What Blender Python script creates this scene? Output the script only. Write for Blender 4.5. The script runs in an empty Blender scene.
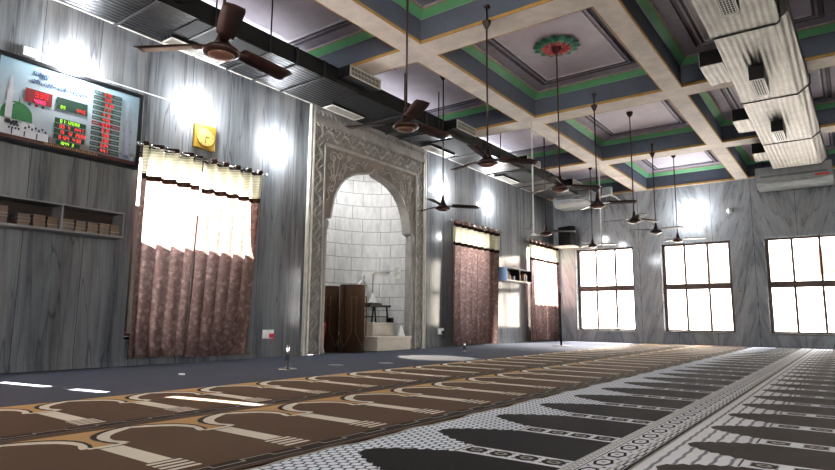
import bpy, bmesh, math, random
from mathutils import Vector, Matrix
random.seed(7)
sc = bpy.context.scene
COL = sc.collection
PI = math.pi

# ------------------------------------------------------------------ geometry helpers
class MB:
    """collects faces, then links them as ONE mesh object"""
    def __init__(s): s.v = []; s.f = []; s.m = []; s.sm = []; s.uv = {}
    def poly(s, pts, m=0, smooth=False):
        i = len(s.v); s.v += [tuple(p) for p in pts]
        s.f.append(tuple(range(i, i + len(pts)))); s.m.append(m); s.sm.append(smooth)
    def box(s, a, b, m=0):
        (x0, y0, z0), (x1, y1, z1) = a, b
        x0, x1 = min(x0, x1), max(x0, x1); y0, y1 = min(y0, y1), max(y0, y1); z0, z1 = min(z0, z1), max(z0, z1)
        i = len(s.v)
        s.v += [(x0,y0,z0),(x1,y0,z0),(x1,y1,z0),(x0,y1,z0),(x0,y0,z1),(x1,y0,z1),(x1,y1,z1),(x0,y1,z1)]
        for q in ((0,3,2,1),(4,5,6,7),(0,1,5,4),(1,2,6,5),(2,3,7,6),(3,0,4,7)):
            s.f.append(tuple(i + k for k in q)); s.m.append(m); s.sm.append(False)
    def tube(s, path, r, n=8, m=0, cap=True, smooth=True):
        P = [Vector(p) for p in path]; R = r if isinstance(r, (list, tuple)) else [r] * len(P)
        i0 = len(s.v); up = None
        for k, p in enumerate(P):
            t = (P[min(k+1, len(P)-1)] - P[max(k-1, 0)]).normalized()
            if up is None or abs(t.dot(up)) > .98:
                up = Vector((0,0,1)) if abs(t.z) < .9 else Vector((1,0,0))
            a = t.cross(up).normalized(); b = a.cross(t).normalized(); up = b
            for j in range(n):
                q = p + (a * math.cos(2*PI*j/n) + b * math.sin(2*PI*j/n)) * R[k]
                s.v.append(tuple(q))
        for k in range(len(P) - 1):
            for j in range(n):
                A = i0 + k*n + j; B = i0 + k*n + (j+1) % n
                s.f.append((A, B, B + n, A + n)); s.m.append(m); s.sm.append(smooth)
        if cap:
            s.f.append(tuple(i0 + j for j in range(n))[::-1]); s.m.append(m); s.sm.append(False)
            e = i0 + (len(P)-1)*n
            s.f.append(tuple(e + j for j in range(n))); s.m.append(m); s.sm.append(False)
    def lathe(s, prof, c=(0,0,0), n=24, m=0, sq=1.0):
        i0 = len(s.v)
        for (r, z) in prof:
            for j in range(n):
                a = 2*PI*j/n; s.v.append((c[0] + r*math.cos(a), c[1] + r*math.sin(a)*sq, c[2] + z))
        for k in range(len(prof) - 1):
            for j in range(n):
                A = i0 + k*n + j; B = i0 + k*n + (j+1) % n
                s.f.append((A, B, B + n, A + n)); s.m.append(m); s.sm.append(True)
        if prof[0][0] > 1e-4: s.f.append(tuple(i0 + j for j in range(n))[::-1]); s.m.append(m); s.sm.append(False)
        if prof[-1][0] > 1e-4:
            e = i0 + (len(prof)-1)*n; s.f.append(tuple(e + j for j in range(n))); s.m.append(m); s.sm.append(False)
    def prism(s, pts, ax, a, b, m=0):
        """polygon pts (2-D, in the two other axes) extruded along axis ax from a to b"""
        def P(p, t):
            q = list(p); q.insert(ax, t); return tuple(q)
        s.poly([P(p, a) for p in pts], m); s.poly([P(p, b) for p in pts][::-1], m)
        n = len(pts)
        for k in range(n):
            s.poly([P(pts[k], a), P(pts[k], b), P(pts[(k+1) % n], b), P(pts[(k+1) % n], a)], m)
    def text(s, body, size, fn, m=0):
        """flat lettering; fn maps (u,v) to 3-D"""
        cu = bpy.data.curves.new('lettering', 'FONT'); cu.body = body; cu.size = size
        o = bpy.data.objects.new('lettering', cu); COL.objects.link(o)
        bpy.context.view_layer.update()
        me = bpy.data.meshes.new_from_object(o.evaluated_get(bpy.context.evaluated_depsgraph_get()))
        i = len(s.v); s.v += [fn(v.co.x, v.co.y) for v in me.vertices]
        for p in me.polygons: s.f.append(tuple(i + k for k in p.vertices)); s.m.append(m); s.sm.append(False)
        bpy.data.objects.remove(o); bpy.data.curves.remove(cu); bpy.data.meshes.remove(me)
    def shift(s, d): s.v = [(x+d[0], y+d[1], z+d[2]) for x, y, z in s.v]
    def build(s, name, mats, parent=None, bevel=0, loc=None, weld=False):
        if not isinstance(mats, (list, tuple)): mats = [mats]
        if parent is not None:
            o0 = parent
            off = Vector((0,0,0))
            while o0 is not None: off += Vector(o0.location); o0 = o0.parent
            s.shift(-off)
        if loc: s.shift((-loc[0], -loc[1], -loc[2]))
        me = bpy.data.meshes.new(name); me.from_pydata(s.v, [], s.f); me.update()
        for m in mats: me.materials.append(m)
        for p, m, q in zip(me.polygons, s.m, s.sm): p.material_index = m; p.use_smooth = q
        bm = bmesh.new(); bm.from_mesh(me)
        if weld: bmesh.ops.remove_doubles(bm, verts=bm.verts, dist=1e-5)
        bmesh.ops.recalc_face_normals(bm, faces=bm.faces) if weld else None
        bm.to_mesh(me); bm.free()
        o = bpy.data.objects.new(name, me); COL.objects.link(o)
        if loc: o.location = loc
        if parent is not None: o.parent = parent
        if bevel:
            b = o.modifiers.new('Bevel', 'BEVEL'); b.width = bevel; b.segments = 2; b.limit_method = 'ANGLE'
        return o

def tag(o, label=None, cat=None, group=None, kind=None):
    if label: o['label'] = label
    if cat: o['category'] = cat
    if group: o['group'] = group
    if kind: o['kind'] = kind
    return o
def thing(name, label, cat, loc, group=None):
    o = bpy.data.objects.new(name, None); COL.objects.link(o); o.location = loc
    o.empty_display_size = .1
    return tag(o, label, cat, group)
def copy_tree(o, parent=None):
    c = o.copy(); COL.objects.link(c)
    if parent is not None: c.parent = parent
    for ch in list(o.children): copy_tree(ch, c)
    return c

# ------------------------------------------------------------------ material helpers
def lin(c):
    f = lambda u: (u/255/12.92) if u/255 <= .04045 else ((u/255 + .055)/1.055)**2.4
    return (f(c[0]), f(c[1]), f(c[2]), 1)
class NT:
    def __init__(s, name):
        s.mat = bpy.data.materials.new(name); s.mat.use_nodes = True
        s.t = s.mat.node_tree; s.n = s.t.nodes; s.l = s.t.links
        s.n.clear(); s.out = s.n.new('ShaderNodeOutputMaterial')
    def put(s, sock, v):
        if hasattr(v, 'is_output'): s.l.new(v, sock)
        elif v is not None:
            try: sock.default_value = v
            except Exception: sock.default_value = tuple(v)[:3]
    def node(s, typ, out=0, props=None, **inp):
        x = s.n.new('ShaderNode' + typ)
        for k, v in (props or {}).items(): setattr(x, k, v)
        for k, v in inp.items():
            key = int(k[1:]) if k[0] == 'i' and k[1:].isdigit() else k.replace('_', ' ')
            s.put(x.inputs[key], v)
        return x.outputs[out]
    def math(s, op, a, b=None, c=None):
        x = s.n.new('ShaderNodeMath'); x.operation = op
        for i, v in enumerate((a, b, c)):
            if v is not None: s.put(x.inputs[i], v)
        return x.outputs[0]
    def coord(s): return s.node('TexCoord', 3)
    def sep(s, v):
        x = s.n.new('ShaderNodeSeparateXYZ'); s.l.new(v, x.inputs[0]); return x.outputs
    def comb(s, a=0, b=0, c=0): return s.node('CombineXYZ', 0, None, X=a, Y=b, Z=c)
    def noise(s, v, scale=5, detail=3, rough=.5, dist=0, out=0):
        return s.node('TexNoise', out, None, Vector=v, Scale=scale, Detail=detail, Roughness=rough, Distortion=dist)
    def ramp(s, f, stops, interp='LINEAR'):
        x = s.n.new('ShaderNodeValToRGB'); r = x.color_ramp; r.interpolation = interp
        while len(r.elements) < len(stops): r.elements.new(.5)
        for e, (p, c) in zip(r.elements, stops):
            e.position = p; e.color = c if len(c) == 4 else tuple(c) + (1,)
        s.put(x.inputs[0], f); return x.outputs[0]
    def mix(s, f, a, b, blend='MIX'):
        x = s.n.new('ShaderNodeMix'); x.data_type = 'RGBA'; x.blend_type = blend
        s.put(x.inputs[0], f); s.put(x.inputs[6], a); s.put(x.inputs[7], b); return x.outputs[2]
    def bump(s, h, strength=.3, dist=.01):
        return s.node('Bump', 0, None, Height=h, Strength=strength, Distance=dist)
    def bsdf(s, color, rough=.5, metal=0, normal=None, spec=.5, coat=0, emit=None, es=0):
        x = s.n.new('ShaderNodeBsdfPrincipled')
        s.put(x.inputs['Base Color'], color); s.put(x.inputs['Roughness'], rough); s.put(x.inputs['Metallic'], metal)
        s.put(x.inputs['Specular IOR Level'], spec); s.put(x.inputs['Coat Weight'], coat)
        if normal is not None: s.put(x.inputs['Normal'], normal)
        if emit is not None: s.put(x.inputs['Emission Color'], emit); s.put(x.inputs['Emission Strength'], es)
        return x.outputs[0]
    def done(s, sh): s.l.new(sh, s.out.inputs[0]); return s.mat

def plain(name, rgb, rough=.55, metal=0, var=.12, scale=8, bump=.08, spec=.4, emit=None, es=0):
    t = NT(name); c = lin(rgb); p = t.coord()
    n = t.noise(p, scale, 4, .6)
    dark = tuple(u*(1-var) for u in c[:3]) + (1,); lite = tuple(min(1, u*(1+var)) for u in c[:3]) + (1,)
    col = t.ramp(n, [(.3, dark), (.7, lite)])
    nm = t.bump(t.noise(p, scale*12, 3, .6), bump, .003) if bump else None
    return t.done(t.bsdf(col, rough, metal, nm, spec, emit=emit, es=es))
def glow(name, rgb, s):
    t = NT(name); n = t.noise(t.coord(), 3, 1)
    col = t.mix(t.math('MULTIPLY', n, .1), lin(rgb), (1,1,1,1))
    return t.done(t.node('Emission', 0, None, Color=col, Strength=s))

def marble(name, ax, tone=1.0, book=False):
    """grey vertically veined polished marble, in slabs; ax = horizontal axis along the wall"""
    t = NT(name); p = t.coord(); xyz = t.sep(p)
    u, v = xyz[ax], xyz[2]
    W = .92 if book else .62
    k = t.math('FLOOR', t.math('DIVIDE', u, W)); row = t.math('FLOOR', t.math('DIVIDE', v, 22.))
    rnd = t.node('TexWhiteNoise', 0, {'noise_dimensions': '2D'}, Vector=t.comb(k, row, 0))
    if book:
        uu = t.math('PINGPONG', u, W)
        uu = t.math('ADD', uu, t.math('MULTIPLY', v, .28)); off = t.math('MULTIPLY', rnd, .0)
    else:
        uu = t.math('ADD', u, t.math('MULTIPLY', v, .02)); off = t.math('MULTIPLY', rnd, 31.)
    q = t.comb(t.math('ADD', uu, off), t.math('MULTIPLY', v, .055 if not book else .10), off)
    big = t.noise(q, 5.0 if not book else 3.0, 5, .62, .25 if not book else .5)
    fine = t.noise(q, 26, 4, .6, .5)
    warm = t.noise(q, 2.1, 3, .5, .3)
    f = t.math('ADD', t.math('MULTIPLY', big, .72), t.math('MULTIPLY', fine, .34))
    g = lambda a, b, c: tuple(x*tone for x in lin((a, b, c))[:3]) + (1,)
    col = t.ramp(f, [(.30, g(62,64,68)), (.42, g(99,102,106)), (.52, g(121,124,127)), (.62, g(134,136,139)), (.74, g(112,113,116))])
    col = t.mix(t.math('MULTIPLY', t.math('GREATER_THAN', warm, .56), .12), col, g(128,112,100))
    vein = t.math('ABSOLUTE', t.math('SUBTRACT', t.noise(q, 6.5, 1.5, .5, .15 if not book else .8), .5))
    vm = t.node('MapRange', 0, None, Value=vein, i1=0., i2=.010, i3=.5, i4=0.)
    col = t.mix(vm, col, g(46,48,54))
    fr = t.math('PINGPONG', u, W/2 if not book else W/2)
    e = t.math('SUBTRACT', 0, 0)
    seam = t.math('LESS_THAN', t.math('FRACT', t.math('DIVIDE', t.math('ADD', u, .004), W)), .010)
    seamv = t.math('LESS_THAN', t.math('FRACT', t.math('DIVIDE', t.math('ADD', v, .003), 2.12)), .0022)
    col = t.mix(t.math('MULTIPLY', seam, .8), col, g(34,34,38))
    rough = t.node('MapRange', 0, None, Value=fine, i1=.3, i2=.7, i3=.07, i4=.14)
    return t.done(t.bsdf(col, rough, 0, t.bump(fine, .02, .002), .26))

def pile(t, col, nm):
    o = t.bsdf(col, .85, 0, nm, .12); x = o.node
    x.inputs['Sheen Weight'].default_value = .025; x.inputs['Sheen Roughness'].default_value = .45
    return o
def two_tone(name, a, b, scale, rough=.9):
    t = NT(name); p = t.coord()
    n = t.noise(p, scale, 3, .6)
    fib = t.noise(p, 380, 2, .7)
    col = t.mix(n, lin(a), lin(b))
    col = t.mix(t.math('MULTIPLY', fib, .16), col, (0,0,0,1))
    return t.done(pile(t, col, t.bump(fib, .6, .004)))
def lace(name, kx, ky, a, b, wave=False):
    t = NT(name); p = t.coord(); x, y, z = t.sep(p)[:3]
    if wave:
        w2 = t.math('SINE', t.math('ADD', t.math('MULTIPLY', x, ky), t.math('MULTIPLY', t.math('SINE', t.math('MULTIPLY', y, 44.)), .25)))
        w3 = t.math('SINE', t.math('MULTIPLY', y, kx*4))
        f = t.math('ADD', t.math('MULTIPLY', w2, .5), t.math('ADD', .5, t.math('MULTIPLY', w3, .06)))
        col = t.ramp(f, [(.02, lin(b)), (.24, lin(a)), (1, lin(a))])
    else:
        row = t.math('FLOOR', t.math('DIVIDE', x, kx))
        u = t.math('FRACT', t.math('ADD', t.math('DIVIDE', y, ky), t.math('MULTIPLY', t.math('MODULO', row, 2.), .5)))
        du = t.math('DIVIDE', t.math('SUBTRACT', u, .5), .50); dv = t.math('DIVIDE', t.math('SUBTRACT', t.math('FRACT', t.math('DIVIDE', x, kx)), .5), .56)
        f = t.math('ADD', t.math('MULTIPLY', du, du), t.math('MULTIPLY', dv, dv))
        col = t.ramp(f, [(0., lin(a)), (.62, lin(a)), (1., lin(b))])
    fib = t.noise(p, 300, 2, .7)
    col = t.mix(t.math('MULTIPLY', fib, .12), col, (.05,.06,.08,1))
    return t.done(pile(t, col, t.bump(fib, .6, .004)))

M = {}
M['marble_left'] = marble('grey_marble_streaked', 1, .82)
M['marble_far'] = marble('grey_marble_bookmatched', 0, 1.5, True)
M['marble_side'] = marble('grey_marble_side', 1)
M['floor'] = plain('grey_floor', (92,94,100), .6)
M['beam'] = plain('beam_paint', (212,202,192), .7, var=.16, scale=3)
M['ochre'] = plain('ochre_edge', (176,140,84), .7)
M['blue'] = plain('slate_blue_paint', (88,94,108), .7, var=.12, scale=2)
M['green'] = plain('green_cove', (112,172,128), .6, var=.1, scale=3)
M['lav'] = plain('lavender_ceiling', (232,224,232), .75, var=.12, scale=1.4)
M['lavdark'] = plain('grey_moulding', (176,168,178), .7)
M['lavlite'] = plain('pale_moulding', (240,236,240), .7)
M['lavdeep'] = plain('deep_moulding', (118,110,120), .7)
M['cream'] = plain('cream_trim', (205,200,190), .5)
M['white'] = plain('white_plastic', (225,225,222), .35, bump=0)
M['black'] = plain('black_plastic', (20,20,22), .4)
M['fan'] = plain('fan_brown', (50,31,28), .4, var=.15, bump=0)
M['fanblade'] = plain('fan_blade_brown', (58,38,34), .45, var=.15, bump=0)
M['fanrim'] = plain('fan_rim_cream', (118,88,76), .3, bump=0)
M['frame'] = plain('window_frame_brown', (88,72,66), .5)
M['chrome'] = plain('chrome', (200,200,200), .18, 1, bump=0)
M['pipe'] = plain('white_conduit', (226,226,224), .3, bump=0)
M['cable'] = plain('black_cable', (22,22,24), .6, bump=0)
M['ac'] = plain('air_conditioner_white', (150,154,154), .45, bump=0)
M['ac_dark'] = plain('air_conditioner_slot', (112,116,116), .5, bump=0)
M['red'] = plain('red_label', (200,44,36), .5, bump=0)
M['pink'] = plain('red_pink_plastic', (196,40,62), .45, bump=0)
M['gold'] = plain('gold_plaque', (150,122,52), .38, .25)
M['goldface'] = plain('pale_gold_face', (176,158,92), .4, .1)
M['stone'] = plain('carved_pale_marble', (154,149,144), .45, var=.2, scale=5)
M['stonedark'] = plain('carved_recess_marble', (122,117,113), .5, var=.25, scale=4)
M['spandrel'] = plain('spandrel_marble', (126,117,110), .3, var=.25, scale=2.5)
M['step'] = plain('step_marble', (196,186,174), .35, var=.1)
M['darkwood'] = plain('dark_wood', (52,42,38), .5)
M['shelf'] = plain('grey_shelf', (122,122,124), .5)
M['shelfside'] = plain('pale_blue_board', (150,176,214), .5)
M['paper'] = plain('paper', (226,226,222), .8, bump=0)
M['pages'] = plain('book_pages', (112,98,86), .8, bump=0)
M['outwall'] = plain('pale_render', (236,228,216), .9)
M['outbrown'] = plain('brown_shutter', (96,62,50), .8)
M['ground'] = plain('pale_paving', (214,208,200), .9)
M['compound'] = plain('compound_wall', (46,40,37), .9)
M['fieldbrown'] = two_tone('dark_field_pile', (50,41,36), (58,47,41), 4)
M['tan'] = two_tone('camel_pile', (206,168,116), (188,150,100), 4)
M['brown'] = two_tone('brown_pile', (106,81,60), (92,69,51), 3)
M['darkbrown'] = two_tone('dark_brown_pile', (62,47,38), (52,40,32), 3)
M['creampile'] = two_tone('cream_pile', (236,227,210), (224,214,196), 6)
M['blackpile'] = two_tone('black_pile', (24,20,22), (30,25,26), 4)
M['greypile'] = two_tone('grey_pile', (184,178,166), (164,160,150), 6)
M['bluecarpet'] = two_tone('blue_grey_carpet', (80,84,96), (68,72,84), 2)
M['lace1'] = lace('white_lace_pile', .040, .052, (240,244,250), (52,60,78))
M['lace2'] = lace('white_ripple_pile', 60, 100, (236,234,234), (112,112,120), True)
M['whitepile'] = two_tone('white_pile', (244,244,246), (226,226,230), 6)
M['rollbrown'] = two_tone('rolled_carpet_brown', (84,64,48), (70,52,42), 4)
M['rolltan'] = two_tone('rolled_carpet_tan', (112,88,66), (98,76,56), 4)

def duct_mat(name, ax, col, metal=.75, rough=.38):
    t = NT(name); p = t.coord(); xyz = t.sep(p)
    w = t.math('SINE', t.math('ADD', t.math('MULTIPLY', xyz[ax], 95), t.math('MULTIPLY', t.noise(p, 2, 2), 1.6)))
    n = t.noise(p, 4, 4, .6)
    c = lin(col)
    col = t.ramp(n, [(.3, tuple(u*.6 for u in c[:3]) + (1,)), (.65, c)])
    col = t.mix(t.math('MULTIPLY', t.math('ADD', t.math('MULTIPLY', w, .5), .5), .6), col, tuple(u*.25 for u in c[:3]) + (1,))
    h = t.math('ADD', w, t.math('MULTIPLY', t.noise(p, 14, 3), 1.5))
    return t.done(t.bsdf(col, rough, metal, t.bump(h, .5, .006), .5))
M['duct'] = duct_mat('silver_foil_duct', 0, (112,108,104), .8, .5)
M['ductdark'] = duct_mat('dark_foil_duct', 0, (74,74,76), .8, .36)
M['ductblack'] = plain('black_lagging', (16,16,18), .75)
M['flange'] = plain('dark_flange', (40,40,40), .6)
def tiles():
    t = NT('white_marble_tiles'); u = t.node('TexCoord', 2)
    br = t.n.new('ShaderNodeTexBrick'); t.l.new(u, br.inputs['Vector'])
    br.offset = .37
    t.put(br.inputs['Color1'], (0.3,0.3,0.3,1)); t.put(br.inputs['Color2'], (.9,.9,.9,1)); t.put(br.inputs['Mortar'], (0,0,0,1))
    t.put(br.inputs['Scale'], 1.); t.put(br.inputs['Mortar Size'], .006); t.put(br.inputs['Brick Width'], .60); t.put(br.inputs['Row Height'], .27)
    rnd = br.outputs['Color']
    p = t.node('VectorMath', 0, {'operation': 'ADD'}, i0=t.coord(), i1=t.node('VectorMath', 0, {'operation': 'SCALE'}, i0=rnd, Scale=9.))
    sx = t.sep(p)
    q = t.comb(sx[0], sx[1], t.math('MULTIPLY', sx[2], .35))
    n = t.noise(q, 9, 4, .6, .6)
    col = t.ramp(n, [(.3, lin((196,196,197))), (.5, lin((214,214,213))), (.75, lin((230,230,228)))])
    col = t.mix(t.math('MULTIPLY', br.outputs['Fac'], .75), col, lin((100,98,98)))
    return t.done(t.bsdf(col, .3, 0, None, .5))
M['tiles'] = tiles()
def glass():
    t = NT('clear_window_glass')
    tr = t.node('BsdfTransparent', 0, None, Color=(.96,.97,.97,1)); gl = t.node('BsdfGlossy', 0, None, Color=(1,1,1,1), Roughness=.02)
    fr = t.node('Fresnel', 0, None, IOR=1.25)
    n = t.noise(t.coord(), 2, 1)
    x = t.n.new('ShaderNodeMixShader'); t.put(x.inputs[0], t.math('MULTIPLY', fr, t.math('ADD', .55, t.math('MULTIPLY', n, .1)))); t.l.new(tr, x.inputs[1]); t.l.new(gl, x.inputs[2])
    return t.done(x.outputs[0])
M['glass'] = glass()
def curtain_mat():
    t = NT('damask_curtain'); p = t.coord(); z = t.sep(p)[2]; y = t.sep(p)[1]
    n = t.noise(p, 9, 3, .55, 2.2); fl_ = t.node('TexVoronoi', 0, {'feature': 'DISTANCE_TO_EDGE'}, Vector=p, Scale=10.)
    f = t.math('ADD', n, t.math('MULTIPLY', fl_, .6))
    body = t.ramp(f, [(.42, lin((118,97,92))), (.62, lin((134,112,106))), (.8, lin((158,136,129)))])
    cream = t.ramp(t.math('SINE', t.math('MULTIPLY', z, 160.)), [(.2, lin((204,200,178))), (.8, lin((232,226,204)))])
    band = t.ramp(n, [(.4, lin((34,26,24))), (.7, lin((62,46,40)))])
    def between(a, b): return t.math('MULTIPLY', t.math('GREATER_THAN', z, a), t.math('LESS_THAN', z, b))
    head = between(2.235, 2.60)
    col = t.mix(head, body, cream)
    bands = t.math('MAXIMUM', between(2.18, 2.25), between(2.60, 2.67))
    lines = t.math('MAXIMUM', between(2.265, 2.275), between(2.57, 2.58))
    col = t.mix(t.math('MULTIPLY', lines, .5), col, lin((120,96,80)))
    col = t.mix(bands, col, band)
    top = t.math('GREATER_THAN', z, 2.67)
    col = t.mix(top, col, t.ramp(n, [(.4, lin((96,72,66))), (.65, lin((150,124,116)))]))
    d = t.node('BsdfDiffuse', 0, None, Color=col, Roughness=.5)
    tl = t.node('BsdfTranslucent', 0, None, Color=col)
    x = t.n.new('ShaderNodeMixShader'); t.put(x.inputs[0], t.math('MULTIPLY', .68, t.math('SUBTRACT', 1., t.math('MAXIMUM', t.math('MULTIPLY', bands, .97), t.math('MULTIPLY', top, .7))))); t.l.new(d, x.inputs[1]); t.l.new(tl, x.inputs[2])
    return t.done(x.outputs[0])
M['curtain'] = curtain_mat()
M['lamp'] = glow('led_panel', (245,250,255), 18)

# ------------------------------------------------------------------ camera (fitted to the photograph)
F, PITCH, YAW, ROLL = 585.46, 0.1420, 0.6365, -0.0097
cam = bpy.data.cameras.new('camera'); co = bpy.data.objects.new('camera', cam); COL.objects.link(co)
Rw = Matrix.Rotation(YAW, 3, 'Z') @ Matrix.Rotation(PITCH, 3, 'X') @ Matrix.Rotation(ROLL, 3, 'Y')
Rc = Matrix((Rw.col[0], Rw.col[2], -Rw.col[1])).transposed()
co.matrix_world = Matrix.Translation((0, 0, .6)) @ Rc.to_4x4()
cam.sensor_width = 36; cam.lens = F/835*36; cam.clip_start = .05; cam.clip_end = 300
sc.camera = co

# ------------------------------------------------------------------ room shell
XL, YF, H = -7.08, 16.49, 4.18         # left (qibla) wall, far wall, underside of the beams
XR, YB = 5.4, -4.6
TH = .24
def wall_with_holes(name, mat, axis, pos, out, a0, a1, z0, z1, holes):
    """axis 0: wall plane x=pos running along y; axis 1: plane y=pos running along x. holes: (a,b,zlo,zhi)"""
    mb = MB()
    cuts = sorted(set([a0, a1] + [h[0] for h in holes] + [h[1] for h in holes]))
    for u0, u1 in zip(cuts, cuts[1:]):
        hs = sorted([(h[2], h[3]) for h in holes if h[0] <= u0 + 1e-6 and h[1] >= u1 - 1e-6])
        z = z0; segs = []
        for lo, hi in hs:
            if lo > z: segs.append((z, lo))
            z = hi
        if z < z1: segs.append((z, z1))
        for lo, hi in segs:
            if axis == 0: mb.box((pos, u0, lo), (pos + out, u1, hi))
            else: mb.box((u0, pos, lo), (u1, pos + out, hi))
    return tag(mb.build(name, mat), kind='structure')
LW = [(.3, 2.02, .60, 2.65), (3.655, 5.37, .35, 2.65), (10.95, 12.50, .35, 2.65), (14.66, 16.38, .35, 2.65)]
FWX = [(-6.42, -4.77), (-4.04, -2.37), (-1.62, .05), (.79, 2.46), (3.2, 4.87)]
wall_with_holes('wall_left', M['marble_left'], 0, XL, -TH, YB, YF + TH, 0, 4.9, LW + [(6.62, 9.66, 0, 4.10)])
wall_with_holes('wall_far', M['marble_far'], 1, YF, TH, XL, XR + TH, 0, 4.9, [(a, b, .33, 2.64) for a, b in FWX])
RWY = [(-3.6, -1.3), (.2, 2.5)]
BWX = [(-2.2, -.4), (.6, 2.4), (3.2, 5.0)]
wall_with_holes('wall_right', M['marble_side'], 0, XR, TH, YB, YF, 0, 4.9, [(a, b, .35, 2.65) for a, b in RWY])
wall_with_holes('wall_back', M['marble_far'], 1, YB, -TH, XL - TH, XR + TH, 0, 4.9, [(a, b, .35, 3.2) for a, b in BWX])
mb = MB(); mb.box((XL - TH, YB - TH, -.2), (XR + TH, YF + TH, 0)); tag(mb.build('floor', M['floor']), kind='structure')
mb = MB(); mb.box((XL - TH, YB - TH, 4.9), (XR + TH, YF + TH, 5.05)); tag(mb.build('roof', M['beam']), kind='structure')

# coffered ceiling: one bay per cell of the beam grid
BX = [(-4.65, -4.32), (-2.14, -1.87), (.30, .57), (2.75, 3.02)]
BY = [(-1.12, -.74), (2.37, 2.75), (5.87, 6.25), (9.36, 9.75), (12.85, 13.25)]
ex = [XL + .012] + [v for b in BX for v in b] + [XR - .012]; ey = [YB + .012] + [v for b in BY for v in b] + [YF - .012]
cx_ = list(zip(ex[0::2], ex[1::2])); cy_ = list(zip(ey[0::2], ey[1::2]))
mb = MB()
def ring(ra, za, rb, zb, m):
    (a0, b0, a1, b1), (c0, d0, c1, d1) = ra, rb
    A = [(a0,b0,za),(a1,b0,za),(a1,b1,za),(a0,b1,za)]; B = [(c0,d0,zb),(c1,d0,zb),(c1,d1,zb),(c0,d1,zb)]
    for k in range(4): mb.poly([A[k], B[k], B[(k+1) % 4], A[(k+1) % 4]], m)
for (x0, x1) in cx_:
    for (y0, y1) in cy_:
        r = lambda i: (x0 + i, y0 + i, x1 - i, y1 - i)
        prof = [(0, H, None), (.018, H, 1), (.018, H + .035, 1), (0, H + .05, 1), (0, H + .34, 2), (.012, H + .34, 4), (.10, H + .415, 3), (.115, H + .42, 1), (.12, H + .445, 4),
                (.30, H + .445, 4), (.31, H + .475, 7), (.36, H + .475, 7), (.365, H + .44, 7), (.40, H + .44, 4), (.405, H + .465, 7), (.43, H + .465, 7), (.435, H + .448, 6), (.455, H + .448, 6), (.46, H + .46, 6), (.48, H + .46, 5)]
        for (i0, z0, _), (i1, z1, m) in zip(prof, prof[1:]): ring(r(i0), z0, r(i1), z1, m)
        a, b, c, d = r(.48); mb.poly([(a,b,H+.46),(a,d,H+.46),(c,d,H+.46),(c,b,H+.46)], 5)
for (x0, x1) in BX: mb.poly([(x0,YB,H),(x0,YF,H),(x1,YF,H),(x1,YB,H)], 0)
for (y0, y1) in BY:
    for (x0, x1) in cx_: mb.poly([(x0,y0,H),(x0,y1,H),(x1,y1,H),(x1,y0,H)], 0)
tag(mb.build('ceiling', [M['beam'], M['ochre'], M['blue'], M['green'], M['lavdark'], M['lav'], M['lavlite'], M['lavdeep']]), kind='structure')
# thin pale trim along the top of the marble on both visible walls
mb = MB(); mb.box((XL, YB, 4.165), (XL + .022, YF, 4.205)); tag(mb.build('trim_1', M['cream']), kind='structure')
mb = MB(); mb.box((XL, YF - .015, 4.165), (XR, YF, 4.19)); tag(mb.build('trim_2', M['cream']), kind='structure')
mb = MB(); mb.box((XL, YB, 0), (XL + .02, 6.5, .07)); mb.box((XL, 9.82, 0), (XL + .02, YF, .07)); tag(mb.build('baseboard_left', M['marble_left']), kind='structure')

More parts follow.
